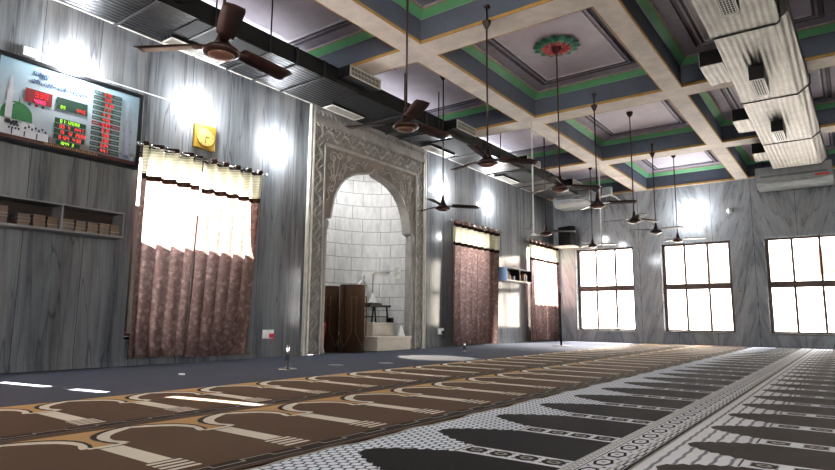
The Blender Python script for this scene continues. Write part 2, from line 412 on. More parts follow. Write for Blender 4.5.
# windows
win_n = [0]
def window(axis, pos, out, a, b, z0, z1):
    win_n[0] += 1
    w = bpy.data.objects.new('window_%d' % win_n[0], None); COL.objects.link(w)
    mid = (a + b)/2
    w.location = (pos, mid, z0) if axis == 0 else (mid, pos, z0); w['kind'] = 'structure'
    d0, d1 = (out*.25, out*.55) if axis == 0 else (out*.62, out*.90)
    def bx(mb, u0, u1, zl, zh, e0=d0, e1=d1):
        if axis == 0: mb.box((pos + e0, u0, zl), (pos + e1, u1, zh))
        else: mb.box((u0, pos + e0, zl), (u1, pos + e1, zh))
    fr = MB(); t = .055 if axis == 0 else .075
    bx(fr, a, a + t, z0, z1); bx(fr, b - t, b, z0, z1); bx(fr, a + t, b - t, z0, z0 + .05); bx(fr, a + t, b - t, z1 - .05, z1)
    fr.build('window_frame', M['frame'], w)
    zt0, zt1 = (z0 + 1.10, z0 + 1.25) if abs(z0 - .6) > .01 else (1.12, 1.29)
    plain_w = axis == 0 and pos < 0 and abs(z0 - .6) > .01     # single large sash behind each curtain
    if plain_w: zt0 = zt1 = z1 - .05
    else:
        tr = MB(); bx(tr, a + t, b - t, zt0, zt1); tr.build('transom', M['frame'], w)
    for k in () if plain_w else (1, 2):
        u = a + (b - a)*k/3
        mu = MB(); bx(mu, u - .028, u + .028, z0 + .05, zt0, d0 + out*.05, d1 - out*.05); bx(mu, u - .028, u + .028, zt1, z1 - .05, d0 + out*.05, d1 - out*.05)
        mu.build('mullion', M['frame'], w)
    g = MB(); e = out*.4 if axis == 0 else out*.75
    for zl, zh in (((z0 + .05, zt0),) if plain_w else ((z0 + .05, zt0), (zt1, z1 - .05))):
        if axis == 0: g.poly([(pos+e, a+t, zl), (pos+e, b-t, zl), (pos+e, b-t, zh), (pos+e, a+t, zh)])
        else: g.poly([(a+t, pos+e, zl), (b-t, pos+e, zl), (b-t, pos+e, zh), (a+t, pos+e, zh)])
    g.build('pane', M['glass'], w)
    si = MB()
    if axis == 0: si.box((pos, a, z0 - .03), (pos + out, b, z0 + .001)); 
    else: si.box((a, pos, z0 - .03), (b, pos + out, z0 + .001))
    si.build('window_sill', M['cream'], w)
    # a sky portal in the opening: guides daylight sampling only
    L = bpy.data.lights.new('window_portal', 'AREA'); L.shape = 'RECTANGLE'; L.size = (b - a); L.size_y = (z1 - z0); L.cycles.is_portal = True
    o = bpy.data.objects.new('window_portal', L); COL.objects.link(o)
    zc = (z0 + z1)/2
    d = Vector((-math.copysign(1, out), 0, 0)) if axis == 0 else Vector((0, -math.copysign(1, out), 0))
    o.location = (pos + out*1.02, mid, zc) if axis == 0 else (mid, pos + out*1.02, zc)
    o.rotation_euler = d.to_track_quat('-Z', 'Z').to_euler()
for a, b in FWX: window(1, YF, TH, a, b, .33, 2.64)
for a, b, z0, z1 in LW: window(0, XL, -TH, a, b, z0, z1)
for a, b in RWY: window(0, XR, TH, a, b, .35, 2.65)
for a, b in BWX: window(1, YB, -TH, a, b, .35, 3.2)

# outside
mb = MB(); mb.box((-60, -60, -.4), (60, 90, -.25)); tag(mb.build('ground', M['ground']), kind='structure')
b = thing('neighbour_building', 'pale rendered building with brown shuttered windows outside the far windows', 'building', (-1, 27, -.25))
mb = MB(); mb.box((-6.5, 27, -.25), (8, 31, 8)); mb.build('building_wall', M['outwall'], b)
for x0, x1, z0, z1 in ((-4.75, -4.05, 2.3, 3.45), (-1.0, .2, 2.5, 3.4), (2.5, 3.3, 2.4, 3.4)):
    mb = MB(); mb.box((x0, 26.9, z0), (x1, 27.0, z1)); mb.box((x0 - .08, 26.85, z0 - .08), (x1 + .08, 26.98, z0))
    mb.build('shutter', M['outbrown'], b)
mb = MB(); mb.box((-8.1, 2.7, -.25), (-8.0, 6.6, 2.14)); mb.box((-8.1, 13.4, -.25), (-8.0, 17.6, 1.70)); mb.box((-8.1, 9.6, -.25), (-8.0, 13.3, 1.7)); mb.box((-12.2, 8.0, -.25), (-12.0, 13.0, 6.0))  # unseen walls added to shade the left curtains from sun and sky
tag(mb.build('wall_compound', M['compound']), kind='structure')

# ------------------------------------------------------------------ carpets
def slab(mb, x0, x1, y0, y1, z0, z1, m): mb.box((x0, y0, z0), (x1, y1, z1), m)
mb = MB(); slab(mb, XL + .03, XR - .05, YB + .05, YF - .03, 0, .006, 0)
tag(mb.build('blue_carpet', M['bluecarpet']), 'plain blue-grey carpet lying under the patterned strips along the marble wall', 'carpet')
def flat(mb, pts, z, m): mb.poly([(p[0], p[1], z) for p in pts], m)
def rect(mb, x0, x1, y0, y1, z, m): flat(mb, [(x0,y0),(x1,y0),(x1,y1),(x0,y1)], z, m)
Y0C, Y1C = -3.2, 15.95
def zigzag(mb, x, amp, step, y0, y1, w, z, m):
    y = y0; s = 0
    while y < y1:
        xx = x + (amp if s % 2 else 0)
        rect(mb, xx - w/2, xx + w/2, y, y + step, z, m)
        xa = x; rect(mb, xa - w/2, xa + amp + w/2, y + step - w/2, y + step + w/2, z + .0003, m)
        y += step; s += 1
def brown_strip(xf, y_first, pitch, label, D=1.244):
    mb = MB(); zb = .016
    slab(mb, xf, xf + D, Y0C, Y1C, .0062, zb, 3)
    z = zb + .0006
    rect(mb, xf, xf + .42, Y0C, Y1C, z, 0)
    rect(mb, xf + .412, xf + 1.08, Y0C, Y1C, z + .0026, 1)
    half = pitch/2
    arch = [(.04, 0), (.07, .075), (.115, .145), (.165, .195), (.225, .226), (.285, .236), (.335, .228), (.375, .212), (.42, .206)]
    def apoly(yc, grow):
        R = []
        for d, w in arch:
            ww = max(0, w + grow*1.0) if w > 0 else 0
            R.append((xf + d - (grow*1.2 if d < .3 else 0), ww))
        return [(x, yc + w) for x, w in R] + [(x, yc - w) for x, w in R[::-1][:-1]]
    k0 = int((Y0C - y_first)/pitch) ; k = k0
    while True:
        yj = y_first + k*pitch; yc = yj + half; k += 1
        if yc + half > Y1C - .05: break
        if yj < Y0C + .1: continue
        flat(mb, apoly(yc, .034), z + .0012, 3)
        flat(mb, apoly(yc, .014), z + .0018, 2)
        flat(mb, apoly(yc, -.026), z + .0024, 1)
        # cream stripe between niches
        rect(mb, xf + .405, xf + .435, yj - .085, yj + .085, z + .0030, 2)
        rect(mb, xf + .445, xf + .455, yj - .075, yj + .075, z + .0030, 3)
        rect(mb, xf + .43, xf + .86, yj - .052, yj + .052, z + .0028, 2)
        for q in range(4): rect(mb, xf + .875 + q*.045, xf + .90 + q*.045, yj - .075, yj + .075, z + .0030, 2)
    zigzag(mb, xf + 1.085, .032, .15, Y0C, Y1C, .009, z + .001, 4)
    rect(mb, xf + 1.165, xf + 1.170, Y0C, Y1C, z + .001, 4)
    rect(mb, xf + 1.182, xf + D, Y0C, Y1C, z + .0008, 1)
    return tag(mb.build('prayer_carpet', [M['tan'], M['brown'], M['creampile'], M['darkbrown'], M['greypile']]), label, 'carpet')
brown_strip(-4.41, 1.61, .582, 'brown and camel prayer-niche carpet strip beside the plain blue-grey carpet')
brown_strip(-3.165, 1.965, .582, 'brown and camel prayer-niche carpet strip touching the black and white carpet', 1.20)
def black_strip(xf, y_first, pitch, label, lace_mat, d_tip, d_base, depth, border, wavy):
    mb = MB(); zb = .0165
    # body with a slightly wavy front edge
    N = 240
    pts = []
    for k in range(N + 1):
        y = Y0C + (Y1C - Y0C)*k/N
        pts.append((xf - .03 + (.012*math.sin(y*9) + .008*math.sin(y*21) if wavy else 0), y))
    poly = pts + [(xf + depth, Y1C), (xf + depth, Y0C)]
    for k in range(N):
        (xa, ya), (xb, yb) = pts[k], pts[k+1]
        mb.poly([(xa,ya,zb),(xf+depth,ya,zb),(xf+depth,yb,zb),(xb,yb,zb)], 0); mb.poly([(xa,ya,.006),(xa,ya,zb),(xb,yb,zb),(xb,yb,.006)], 4)
        mb.poly([(xa,ya,zb+.0004),(xa+.022,ya,zb+.0004),(xb+.022,yb,zb+.0004),(xb,yb,zb+.0004)], 3)
    z = zb + .0008
    xs = xf + border
    rect(mb, xf + d_base, xs, Y0C, Y1C, z, 1)
    k = int((Y0C - y_first)/pitch)
    while True:
        yc = y_first + k*pitch; k += 1
        if yc + pitch > Y1C: break
        if yc - pitch < Y0C: continue
        # scalloped niche
        R = []; n = 11
        for i in range(n + 1):
            f = i/n; d = d_tip + (d_base + .01 - d_tip)*f
            w = (pitch/2 - .072)*(f**.58) ; w += (.016 if i % 2 else -.008) if 0 < i < n else 0
            R.append((xf + d, max(w, 0)))
        flat(mb, [(x, yc + w) for x, w in R] + [(x, yc - w) for x, w in R[::-1] if w > 0], z + .0006, 1)
        ys = yc + pitch/2
        rect(mb, xf + d_base - .03, xs + .01, ys - .072, ys + .072, z + .0010, 2)
        rect(mb, xf + d_base - .012, xf + d_base - .004, ys - .078, ys + .078, z + .0014, 1)
        L = xs - (xf + d_base); nr = 4
        for q in range(nr):
            cx = xf + d_base + L*(q + .5)/nr
            ov = lambda rx, ry: [(cx + rx*math.cos(a*PI/6), ys + ry*math.sin(a*PI/6)) for a in range(12)]
            flat(mb, ov(.052, .050), z + .0014, 1); flat(mb, ov(.030, .026), z + .0018, 3); flat(mb, ov(.015, .012), z + .0022, 1)
            for sx in (-1, 1):
                for sy in (-1, 1): rect(mb, cx + sx*.045 - .008, cx + sx*.045 + .008, ys + sy*.036 - .006, ys + sy*.036 + .006, z + .0014, 1)
    # border band
    rect(mb, xs, xf + depth, Y0C, Y1C, z + .0010, 2)
    y = Y0C
    bw = depth - border
    while y < Y1C - .06:
        rect(mb, xs + .014, xs + .022, y, y + .02, z + .0014, 3); rect(mb, xs + .034, xs + .042, y + .012, y + .034, z + .0014, 3)
        y += .04
    for q, mm in ((.005, 3), (.026, 3), (.05, 1)): rect(mb, xs + q, xs + q + .005, Y0C, Y1C, z + .0016, mm)
    y = Y0C + .07; xc = xs + .05 + (bw - .05)*.30; 
    hx = (bw - .05)*.24
    while y < Y1C - .1:
        hexa = lambda s: [(xc - hx*s, y), (xc - hx*s*.55, y + .062*s), (xc + hx*s*.55, y + .062*s), (xc + hx*s, y), (xc + hx*s*.55, y - .062*s), (xc - hx*s*.55, y - .062*s)]
        flat(mb, hexa(1), z + .0016, 1); flat(mb, hexa(.68), z + .0020, 2); flat(mb, hexa(.24), z + .0024, 3)
        for sx in (-1, 1): flat(mb, [(xc + sx*hx*.95, y + .100), (xc + sx*hx*.45, y + .088), (xc + sx*hx*.95, y + .076)], z + .0016, 1)
        y += .176
    x2 = xs + .05 + (bw - .05)*.62
    zigzag(mb, x2, .016, .075, Y0C, Y1C, .010, z + .0016, 3); zigzag(mb, x2 + .024, .016, .075, Y0C, Y1C, .008, z + .0016, 1)
    zigzag(mb, x2 + .046, .014, .075, Y0C, Y1C, .012, z + .0016, 3)
    rect(mb, xf + depth - .016, xf + depth, Y0C, Y1C, z + .002, 1)
    return tag(mb.build('prayer_carpet', [lace_mat, M['blackpile'] if wavy else M['fieldbrown'], M['whitepile'], M['greypile'], M['darkbrown']]), label, 'carpet')
black_strip(-1.92, 2.68, .62, 'black prayer-niche carpet strip with white lattice lace, touching the brown strips', M['lace1'], .11, .45, 1.16, .94, True)
black_strip(-.745, 3.14, .567, 'black prayer-niche carpet strip with rippled white lace at the right of the hexagon border', M['lace2'], .055, .33, 1.16, .94, False)
black_strip(.42, 3.05, .567, 'black and white prayer-niche carpet strip furthest from the marble prayer wall', M['lace2'], .055, .33, 1.16, .94, False)

# ------------------------------------------------------------------ mihrab
XM = XL + .045        # front of the marble surround
mih = thing('mihrab', 'tall carved marble prayer niche with a pointed arch and white tiled recess', 'prayer niche', (XL, 8.15, 0))
Y0m, Y1m, ZT = 6.50, 9.80, 4.15
half_arch = [(6.92, 0), (6.92, 2.10), (6.905, 2.16), (6.905, 2.24), (6.96, 2.27), (7.03, 2.29), (7.045, 2.36), (7.07, 2.50), (7.11, 2.65), (7.17, 2.78), (7.25, 2.90), (7.37, 3.03), (7.53, 3.13), (7.72, 3.205), (7.92, 3.245), (8.04, 3.27), (8.10, 3.325), (8.15, 3.37)]
arch = half_arch + [(16.30 - y, z) for y, z in half_arch[::-1][1:]]
arch[-1] = (9.38, 0)
# surround face: flat field around the opening
mb = MB()
xs_, xb = XM - .02, XL - .16
def fpoly(pts, x, m): mb.poly([(x, y, z) for y, z in pts], m)
inner0, inner1, innerT = 6.86, 9.46, 3.52
fpoly([(inner0, 0), (6.92, 0), (6.92, 2.10), (6.905, 2.16), (6.905, 2.24), (inner0, 2.24)], xs_, 0)
fpoly([(inner1, 0), (9.38, 0), (9.38, 2.10), (9.395, 2.16), (9.395, 2.24), (inner1, 2.24)], xs_, 0)
up = [p for p in arch if p[1] >= 2.24]
ys_ = [p[0] for p in up]
for (ya, za), (yb, zb_) in zip(up, up[1:]):
    if yb > ya: fpoly([(ya, za), (yb, zb_), (yb, innerT), (ya, innerT)], xs_, 0)
fpoly([(inner0, 2.24), (6.905, 2.24), (6.905, innerT), (inner0, innerT)], xs_, 0)
fpoly([(9.395, 2.24), (inner1, 2.24), (inner1, innerT), (9.395, innerT)], xs_, 0)
for (ya, za), (yb, zb_) in zip(arch, arch[1:]):
    mb.poly([(xs_, ya, za), (xb, ya, za), (xb, yb, zb_), (xs_, yb, zb_)], 1)
mb.build('arch_spandrel', [M['spandrel'], M['stone']], mih)
# raised rim following the arch
mb = MB(); mb.tube([(xs_ + .012, y, z) for y, z in arch[1:-1]], .018, 6); mb.build('arch_rim', M['stone'], mih)
def band(name, y0, y1, z0, z1, x, mat):
    mb = MB(); mb.box((XL - .1, y0, z0), (x, y1, z1)); return mb.build(name, mat, mih)
# carved side and head borders: recessed ground + vine relief
for (y0, y1, z0, z1, horiz) in ((6.60, 6.84, .02, 3.86, False), (9.48, 9.72, .02, 3.86, False), (6.84, 9.48, 3.57, 3.86, True)):
    g = band('carved_border', y0, y1, z0, z1, XM - .012, M['stonedark'])
    mb = MB(); L = (y1 - y0) if horiz else (z1 - z0); w = (z1 - z0) if horiz else (y1 - y0)
    P = lambda s, t: (XM - .008, y0 + s, (z0 + z1)/2 + t) if horiz else (XM - .008, (y0 + y1)/2 + t, z0 + s)
    per = .40; n = int(L/.025)
    mb.tube([P(L*i/n, w*.20*math.sin(2*PI*L*i/n/per)) for i in range(n + 1)], .009, 5)
    s = per/4; sgn = 1
    while s < L - .06:
        for (ds, rr0, dirn) in ((0, .062, 1), (per*.25, .040, -1)):
            c = -w*.16*sgn*dirn; sp = []
            for i in range(17):
                a = i/16*4.4*PI*.8; rr = rr0*(1 - i/19)
                sp.append(P(min(L, max(0, s + ds + rr*math.cos(a + PI/2*sgn))), max(-w/2+.010, min(w/2-.010, c - sgn*dirn*rr*math.sin(a)))))
            mb.tube(sp, [.010*(1 - .5*i/16) for i in range(17)], 5)
        for q in range(5):
            aa = PI*(.1 + .2*q)*sgn
            p0 = (s + per*.10*(q - 2), w*.20*sgn)
            tip = (p0[0] + .055*math.cos(aa), max(-w/2+.012, min(w/2-.012, p0[1] + .06*math.sin(aa))))
            if 0 < tip[0] < L and 0 < p0[0] < L: mb.tube([P(*p0), P((p0[0]+tip[0])/2, (p0[1]+tip[1])/2), P(*tip)], [.005, .015, .003], 5)
        s += per/2; sgn = -sgn
    mb.build('vine_relief', M['stone'], g)
# inner frame lines and outer double white strips
for nm, a in (('frame_strip', (6.84, 6.865)), ('frame_strip', (9.455, 9.48))):
    band(nm, a[0], a[1], 0, 3.57, XM + .012, M['stone'])
band('frame_strip', 6.84, 9.48, 3.52, 3.57, XM + .012, M['stone'])
for a in ((6.50, 6.53), (6.565, 6.60), (9.72, 9.745), (9.775, 9.80)): band('frame_strip', a[0], a[1], 0, ZT, XM + .014, M['cream'])
band('frame_strip', 6.53, 6.565, 0, ZT, XM - .02, M['stonedark']); band('frame_strip', 9.745, 9.775, 0, ZT, XM - .02, M['stonedark'])
band('head_panel', 6.60, 9.72, 3.92, 4.09, XM - .008, M['stone'])
band('head_moulding', 6.60, 9.72, 4.09, ZT, XM + .02, M['stone'])
band('head_moulding', 6.60, 9.72, 3.86, 3.92, XM + .016, M['stone'])
for zz in (4.055, 3.845):
    mb = MB(); y = 6.63
    while y < 9.70:
        mb.prism([(y, zz + .035), (y + .075, zz + .035), (y + .0375, zz - .03)], 0, XM - .02, XM + .016); y += .105
    mb.build('dentil_course', M['stone'], mih)
# vine sprays low relief on the spandrel
for sgn in (-1, 1):
    mb = MB(); x_ = xs_ + .004
    def Q(u, d):     # u: along the arch from the spring to the crown, d: outward distance from its edge
        a = .12 + 1.30*u
        return (x_, 8.15 + sgn*(1.10 + d)*math.cos(a), 2.30 + (.98 + d*.9)*math.sin(a))
    def ok(p): return 6.90 < p[1] < 9.42 and p[2] < 3.48
    stem = [Q(k/40, .17 + .05*math.sin(k*.8)) for k in range(41)]
    mb.tube([p for p in stem if ok(p)], .011, 5)
    for k in range(9):
        u = (k + .5)/9; c = Q(u, .17 + (.07 if k % 2 else -.03))
        sp = [(x_, c[1] + .075*(1 - q/16)*math.cos(q*.62 + k), c[2] + .075*(1 - q/16)*math.sin(q*.62 + k)) for q in range(14)]
        if all(ok(p) for p in sp): mb.tube(sp, .010, 5)
    for (dy, dz, r) in ((1.08, 1.06, .11), (.92, 1.10, .07), (1.16, .88, .07), (.70, 1.12, .06)):
        c = (x_, 8.15 + sgn*dy, 2.30 + dz)
        mb.tube([(x_, c[1] + r*(1 - q/17)*math.cos(q*.62), c[2] + r*(1 - q/17)*math.sin(q*.62)) for q in range(15)], .011, 5)
        mb.tube([c, Q(.35 + .3*(1 - dy + .2), .2)], .009, 5)
    mb.build('spandrel_relief', M['stone'], mih)
# recess (apse)
mb = MB(); NA = 28; prof = []
yc, ry, rx = 8.15, 1.30, 1.15
me_v = []; us = []
for i in range(NA + 1):
    a = -PI/2 + PI*i/NA
    prof.append((xb - rx*math.cos(a)**.9 if math.cos(a) > 1e-6 else xb, yc + ry*math.sin(a)))
arc = [0]
for (p, q) in zip(prof, prof[1:]): arc.append(arc[-1] + math.dist(p, q))
zs = [0, .8, 1.6, 2.4, 3.2, 3.9]
mb2 = MB()
for k in range(len(zs) - 1):
    for i in range(NA): mb2.poly([(prof[i][0], prof[i][1], zs[k]), (prof[i+1][0], prof[i+1][1], zs[k]), (prof[i+1][0], prof[i+1][1], zs[k+1]), (prof[i][0], prof[i][1], zs[k+1])], 0, True)
mb2.poly([(x, y, 3.9) for x, y in prof], 0)
mb2.poly([(x, y, .004) for x, y in prof], 1)
mb2.poly([(xb, yc - ry, 0), (xb, 6.90, 0), (xb, 6.90, 3.9), (xb, yc - ry, 3.9)], 0)
ap = mb2.build('recess', [M['tiles'], M['bluecarpet']], mih)
uvl = ap.data.uv_layers.new(name='UVMap')
off = Vector(mih.location)
for pl in ap.data.polygons:
    for li in pl.loop_indices:
        v = ap.data.vertices[ap.data.loops[li].vertex_index].co + off
        j = min(range(NA + 1), key=lambda i: (prof[i][0]-v.x)**2 + (prof[i][1]-v.y)**2)
        uvl.data[li].uv = (arc[j] + .11, v.z + .05)
# slender half columns on both jambs
for y in (6.95, 9.35):
    mb = MB(); mb.lathe([(.055, 0), (.055, .05), (.04, .08), (.032, .14), (.036, .2), (.03, .26), (.03, 1.98), (.036, 2.0), (.03, 2.05), (.045, 2.10), (.06, 2.17), (.06, 2.22), (.035, 2.24)], (XL + .0, y, .006), 14)
    mb.build('colonnette', M['stone'], mih)

# things inside the mihrab
def roll(loc, r, h, label, grp=None):
    t = thing('rolled_carpet', label, 'rolled carpet', loc)
    mb = MB(); n = 110; spiral_out = []
    for i in range(n + 1):
        f = i/n; a = f*2*PI*4.6; rr = r*(.22 + .78*f)
        spiral_out.append((loc[0] + rr*math.cos(a + .9), loc[1] + rr*math.sin(a + .9)))
    for (p, q) in zip(spiral_out, spiral_out[1:]): mb.poly([(p[0], p[1], loc[2]), (q[0], q[1], loc[2]), (q[0], q[1], loc[2] + h), (p[0], p[1], loc[2] + h)], 0, True)
    o = mb.build('carpet_coil', M['rollbrown'], t, weld=True); s = o.modifiers.new('Solidify', 'SOLIDIFY'); s.thickness = .028; s.offset = -1
    # niche motif woven on the outer face
    mb = MB()
    def on(a, z, g=.006): return (loc[0] + (r + g)*math.cos(a), loc[1] + (r + g)*math.sin(a), loc[2] + z)
    for a0 in (-1.45, -.05):
        path = [on(a0 - .52, .98), on(a0 - .56, .6), on(a0 - .56, .36), on(a0 - .3, .22), on(a0, .10), on(a0 + .3, .22), on(a0 + .56, .36), on(a0 + .56, .6), on(a0 + .52, .98)]
        mb.tube(path, .010, 5)
    for q in range(4): mb.tube([on(-.86, h - .22 - q*.04), on(-.75, h - .22 - q*.04), on(-.64, h - .22 - q*.04)], .009, 5)
    mb.build('woven_motif', M['rolltan'], t)
    return t
roll((-7.15, 7.76, .006), .24, 1.18, 'brown carpet roll standing upright in the niche, nearer the room')
roll((-7.62, 7.60, .006), .235, 1.16, 'dark carpet roll standing upright behind the front roll in the niche')
t = thing('plastic_bin', 'red plastic bin half hidden behind the left jamb of the niche', 'bin', (-7.26, 7.03, .008))
mb = MB(); mb.lathe([(.085, 0), (.10, .02), (.125, .46), (.12, .46), (.09, .03), (.0, .025)], (-7.26, 7.03, .008), 20); mb.build('body', M['pink'], t)
mb = MB(); mb.lathe([(.128, .461), (.134, .47), (.134, .49), (.10, .52), (.0, .53)], (-7.26, 7.03, .008), 20); mb.build('lid', M['pink'], t)
# minbar steps
t = thing('pulpit_steps', 'low cream marble pulpit of two steps at the right of the niche', 'pulpit', (-7.5, 8.7, .006))
mb = MB(); mb.box((-7.74, 8.24, .008), (-6.97, 9.24, .225)); mb.build('tread_block', M['step'], t, .01)
mb = MB(); mb.box((-7.75, 8.22, .226), (-6.95, 9.25, .265)); mb.build('tread_slab', M['step'], t, .008)
mb = MB(); mb.box((-7.74, 8.52, .266), (-7.33, 9.16, .485)); mb.build('tread_block', M['step'], t, .01)
mb = MB(); mb.box((-7.75, 8.50, .486), (-7.32, 9.18, .52)); mb.build('tread_slab', M['step'], t, .008)
t = thing('book_stand', 'dark wooden book stand on the upper pulpit step', 'stand', (-7.55, 8.80, .52))
mb = MB(); mb.box((-7.73, 8.48, .82), (-7.36, 9.10, .855)); mb.build('tabletop', M['darkwood'], t, .006)
for sx in (-7.70, -7.39):
    for sy in (8.56, 9.04):
        mb = MB(); mb.tube([(sx, sy, .5225), (sx, sy + (.04 if sy < 8.7 else -.04), .82)], .018, 6); mb.build('leg', M['darkwood'], t)
mb = MB(); mb.box((-7.70, 8.58, .62), (-7.40, 9.02, .64)); mb.build('shelf', M['darkwood'], t)
def book(name, x0, x1, y0, y1, z0, z1, cm, label, grp, spine=2):
    t = thing(name, label, 'book', ((x0+x1)/2, (y0+y1)/2, z0), grp)
    c = .0035
    mb = MB()
    if spine == 2:     # lying flat: covers above and below, spine at the back (-x)
        mb.box((x0, y0, z0), (x1, y1, z0 + c)); mb.box((x0, y0, z1 - c), (x1, y1, z1)); mb.box((x0, y0, z0 + c), (x0 + c, y1, z1 - c))
        pg = MB(); pg.box((x0 + c, y0 + .004, z0 + c), (x1 - .004, y1 - .004, z1 - c))
    else:              # standing: covers left and right along y, spine towards the room (+x)
        mb.box((x0, y0, z0), (x1, y0 + c, z1)); mb.box((x0, y1 - c, z0), (x1, y1, z1)); mb.box((x1 - c, y0 + c, z0), (x1, y1 - c, z1))
        pg = MB(); pg.box((x0 + .003, y0 + c, z0 + .004), (x1 - c, y1 - c, z1 - .004))
    mb.build('cover', cm, t); pg.build('pages', M['pages'], t)
    return t
book('open_book', -7.68, -7.44, 8.62, 8.92, .8555, .89, M['darkwood'], 'dark book lying flat on the pulpit book stand', None)
t = thing('folded_cloth', 'peaked white cloth draped over the book on the pulpit stand', 'cloth', (-7.56, 8.77, .8905))
mb = MB(); G = 10
gr = [[(-7.66 + .2*i/G, 8.64 + .26*j/G, .904 + .20*max(0, 1 - 2.4*math.hypot(i/G - .5, (j/G - .5)*.9)) + .012*math.sin(i*1.7)*math.cos(j*2.1)) for j in range(G + 1)] for i in range(G + 1)]
for i in range(G):
    for j in range(G): mb.poly([gr[i][j], gr[i+1][j], gr[i+1][j+1], gr[i][j+1]], 0, True)
mb.build('cloth', M['paper'], t, weld=True)
t = thing('book_case', 'small black case on the upper pulpit step beside the stand', 'case', (-7.38, 9.11, .521))
mb = MB(); mb.box((-7.46, 9.07, .521), (-7.34, 9.16, .60)); mb.build('case_body', M['black'], t, .006)
mb = MB(); mb.box((-7.465, 9.065, .601), (-7.335, 9.165, .615)); mb.build('lid', M['black'], t, .004)
t = thing('cloth_bundle', 'white crumpled cloth on the lower pulpit step', 'cloth', (-7.10, 9.10, .266))
mb = MB(); mb.lathe([(.07, 0), (.075, .02), (.05, .08), (.03, .14), (.012, .19), (.0, .2)], (-7.10, 9.10, .266), 9); mb.build('cloth', M['paper'], t)
t = thing('carved_chair', 'white chair with a pierced carved back and knob finial behind the carpet rolls', 'chair', (-7.9, 8.94, .006))
mb = MB(); yb0, yb1, xk = 8.68, 9.08, -7.93
mb.tube([(xk, yb0, .5), (xk, yb0, 1.12), (xk, yb0 + .07, 1.26), (xk, (yb0+yb1)/2, 1.38), (xk, yb1 - .07, 1.26), (xk, yb1, 1.12), (xk, yb1, .5)], .024, 8)
for i in range(4):
    for j in range(5):
        mb.tube([(xk, yb0 + .06 + .12*i + .045*math.cos(a*PI/4), .62 + .13*j + .05*math.sin(a*PI/4)) for a in range(9)], .010, 5)
mb.build('backrest', M['white'], t)
mb = MB(); mb.lathe([(.02, 0), (.035, .03), (.05, .06), (.035, .09), (.02, .11), (.03, .13), (.0, .16)], (xk, (yb0+yb1)/2, 1.38), 12); mb.build('finial', M['white'], t)
mb = MB(); mb.box((-7.97, yb0 - .01, .42), (-7.77, yb1 + .01, .50)); mb.build('seat', M['white'], t, .015)
for sx in (-7.93, -7.82):
    for sy in (yb0 + .02, yb1 - .02):
        mb = MB(); mb.tube([(sx, sy, .42), (sx, sy, .2), (sx, sy, .008)], [.03, .022, .026], 8); mb.build('leg', M['white'], t)
def apse_at(y):
    i = min(range(NA + 1), key=lambda i: abs(prof[i][1] - y)); return prof[i][0]
yn = 9.43; xn = apse_at(9.43)
xn = xb - rx*(1 - ((yn - yc)/ry)**2)**.45 + .03
t = thing('notice', 'small white printed notice on the right tiles inside the niche', 'notice', (xn, yn, 1.44))
P3 = lambda s, z, g=0: (xn + .94*s + .34*g, yn - .05 + .34*s - .94*g, z)
mb = MB(); mb.poly([P3(-.085, 1.40), P3(.085, 1.40), P3(.085, 1.66), P3(-.085, 1.66)]); mb.build('sheet', M['paper'], t)
mb = MB()
for k in range(6):
    z = 1.62 - k*.034; mb.poly([P3(-.062, z, .006), P3(.062 - .03*(k % 3), z, .006), P3(.062 - .03*(k % 3), z + .010, .006), P3(-.062, z + .010, .006)])
mb.build('print', M['greypile'], t)
ax_ = lambda y: xb - rx*(1 - ((y - yc)/ry)**2)**.45 + .025
mb = MB(); mb.tube([(ax_(9.2), 9.19, 1.0), (ax_(9.2), 9.19, 1.50), (ax_(9.22), 9.21, 1.53), (ax_(9.3), 9.29, 1.535), (ax_(9.38), 9.37, 1.54)], .012, 6)
tag(mb.build('conduit', M['greypile']), 'thin grey bent conduit on the white tiles leading to the notice', 'pipe')

# ------------------------------------------------------------------ curtains
def curtain(y0, y1, z0, z1, folds, label, grp, ph=0., b0=None, b1=None):
    b0 = y0 if b0 is None else b0; b1 = y1 if b1 is None else b1
    t = thing('curtain', label, 'curtain', (XL + .12, (y0+y1)/2, z0))
    mb = MB(); ny, nz = folds*12, 26
    def pt(i, k):
        f = i/ny; g = k/nz
        A = .050 + .010*(1 - g)
        ya = b0 + (y0 - b0)*g; yb_ = b1 + (y1 - b1)*g; y = ya + (yb_ - ya)*f
        w = math.sin(2*PI*folds*f + ph) + .25*math.sin(4*PI*folds*f + 1.3 + 3*g) + .3*math.sin(2*PI*1.3*f + 4*g)*(1 - g)
        zz = z0 + (z1 - z0)*g - (.018*(1 - math.cos(2*PI*folds*f + ph))*.5 if k == nz else 0)
        return (XL + .13 + A*w, y + .012*math.cos(2*PI*folds*f + ph), zz)
    for i in range(ny):
        for k in range(nz): mb.poly([pt(i, k), pt(i+1, k), pt(i+1, k+1), pt(i, k+1)], 0, True)
    mb.build('cloth', M['curtain'], t, weld=True)
    for q in range(folds):
        yy = y0 + (y1 - y0)*(q + .5)/folds
        e = MB(); e.tube([(XL + .13 + .037*math.cos(a*PI/6), yy, z1 - .05 + .037*math.sin(a*PI/6)) for a in range(13)], .009, 5, cap=False)
        e.build('eyelet', M['chrome'], t)
    return t
def rod(y0, y1, z, label):
    t = thing('curtain_rod', label, 'curtain rod', (XL, (y0+y1)/2, z))
    mb = MB(); mb.tube([(XL + .13, y0, z), (XL + .13, y1, z)], .013, 8); mb.build('rod', M['chrome'], t)
    for y in (y0, y1):
        mb = MB(); mb.lathe([(.013, -.03), (.026, -.01), (.026, .015), (.0, .03)], (XL + .13, y, z), 10); mb.build('finial', M['chrome'], t)
    for y in (y0 + .06, (y0+y1)/2, y1 - .06):
        mb = MB(); mb.tube([(XL, y, z), (XL + .13, y, z)], .010, 6); mb.build('bracket', M['chrome'], t)
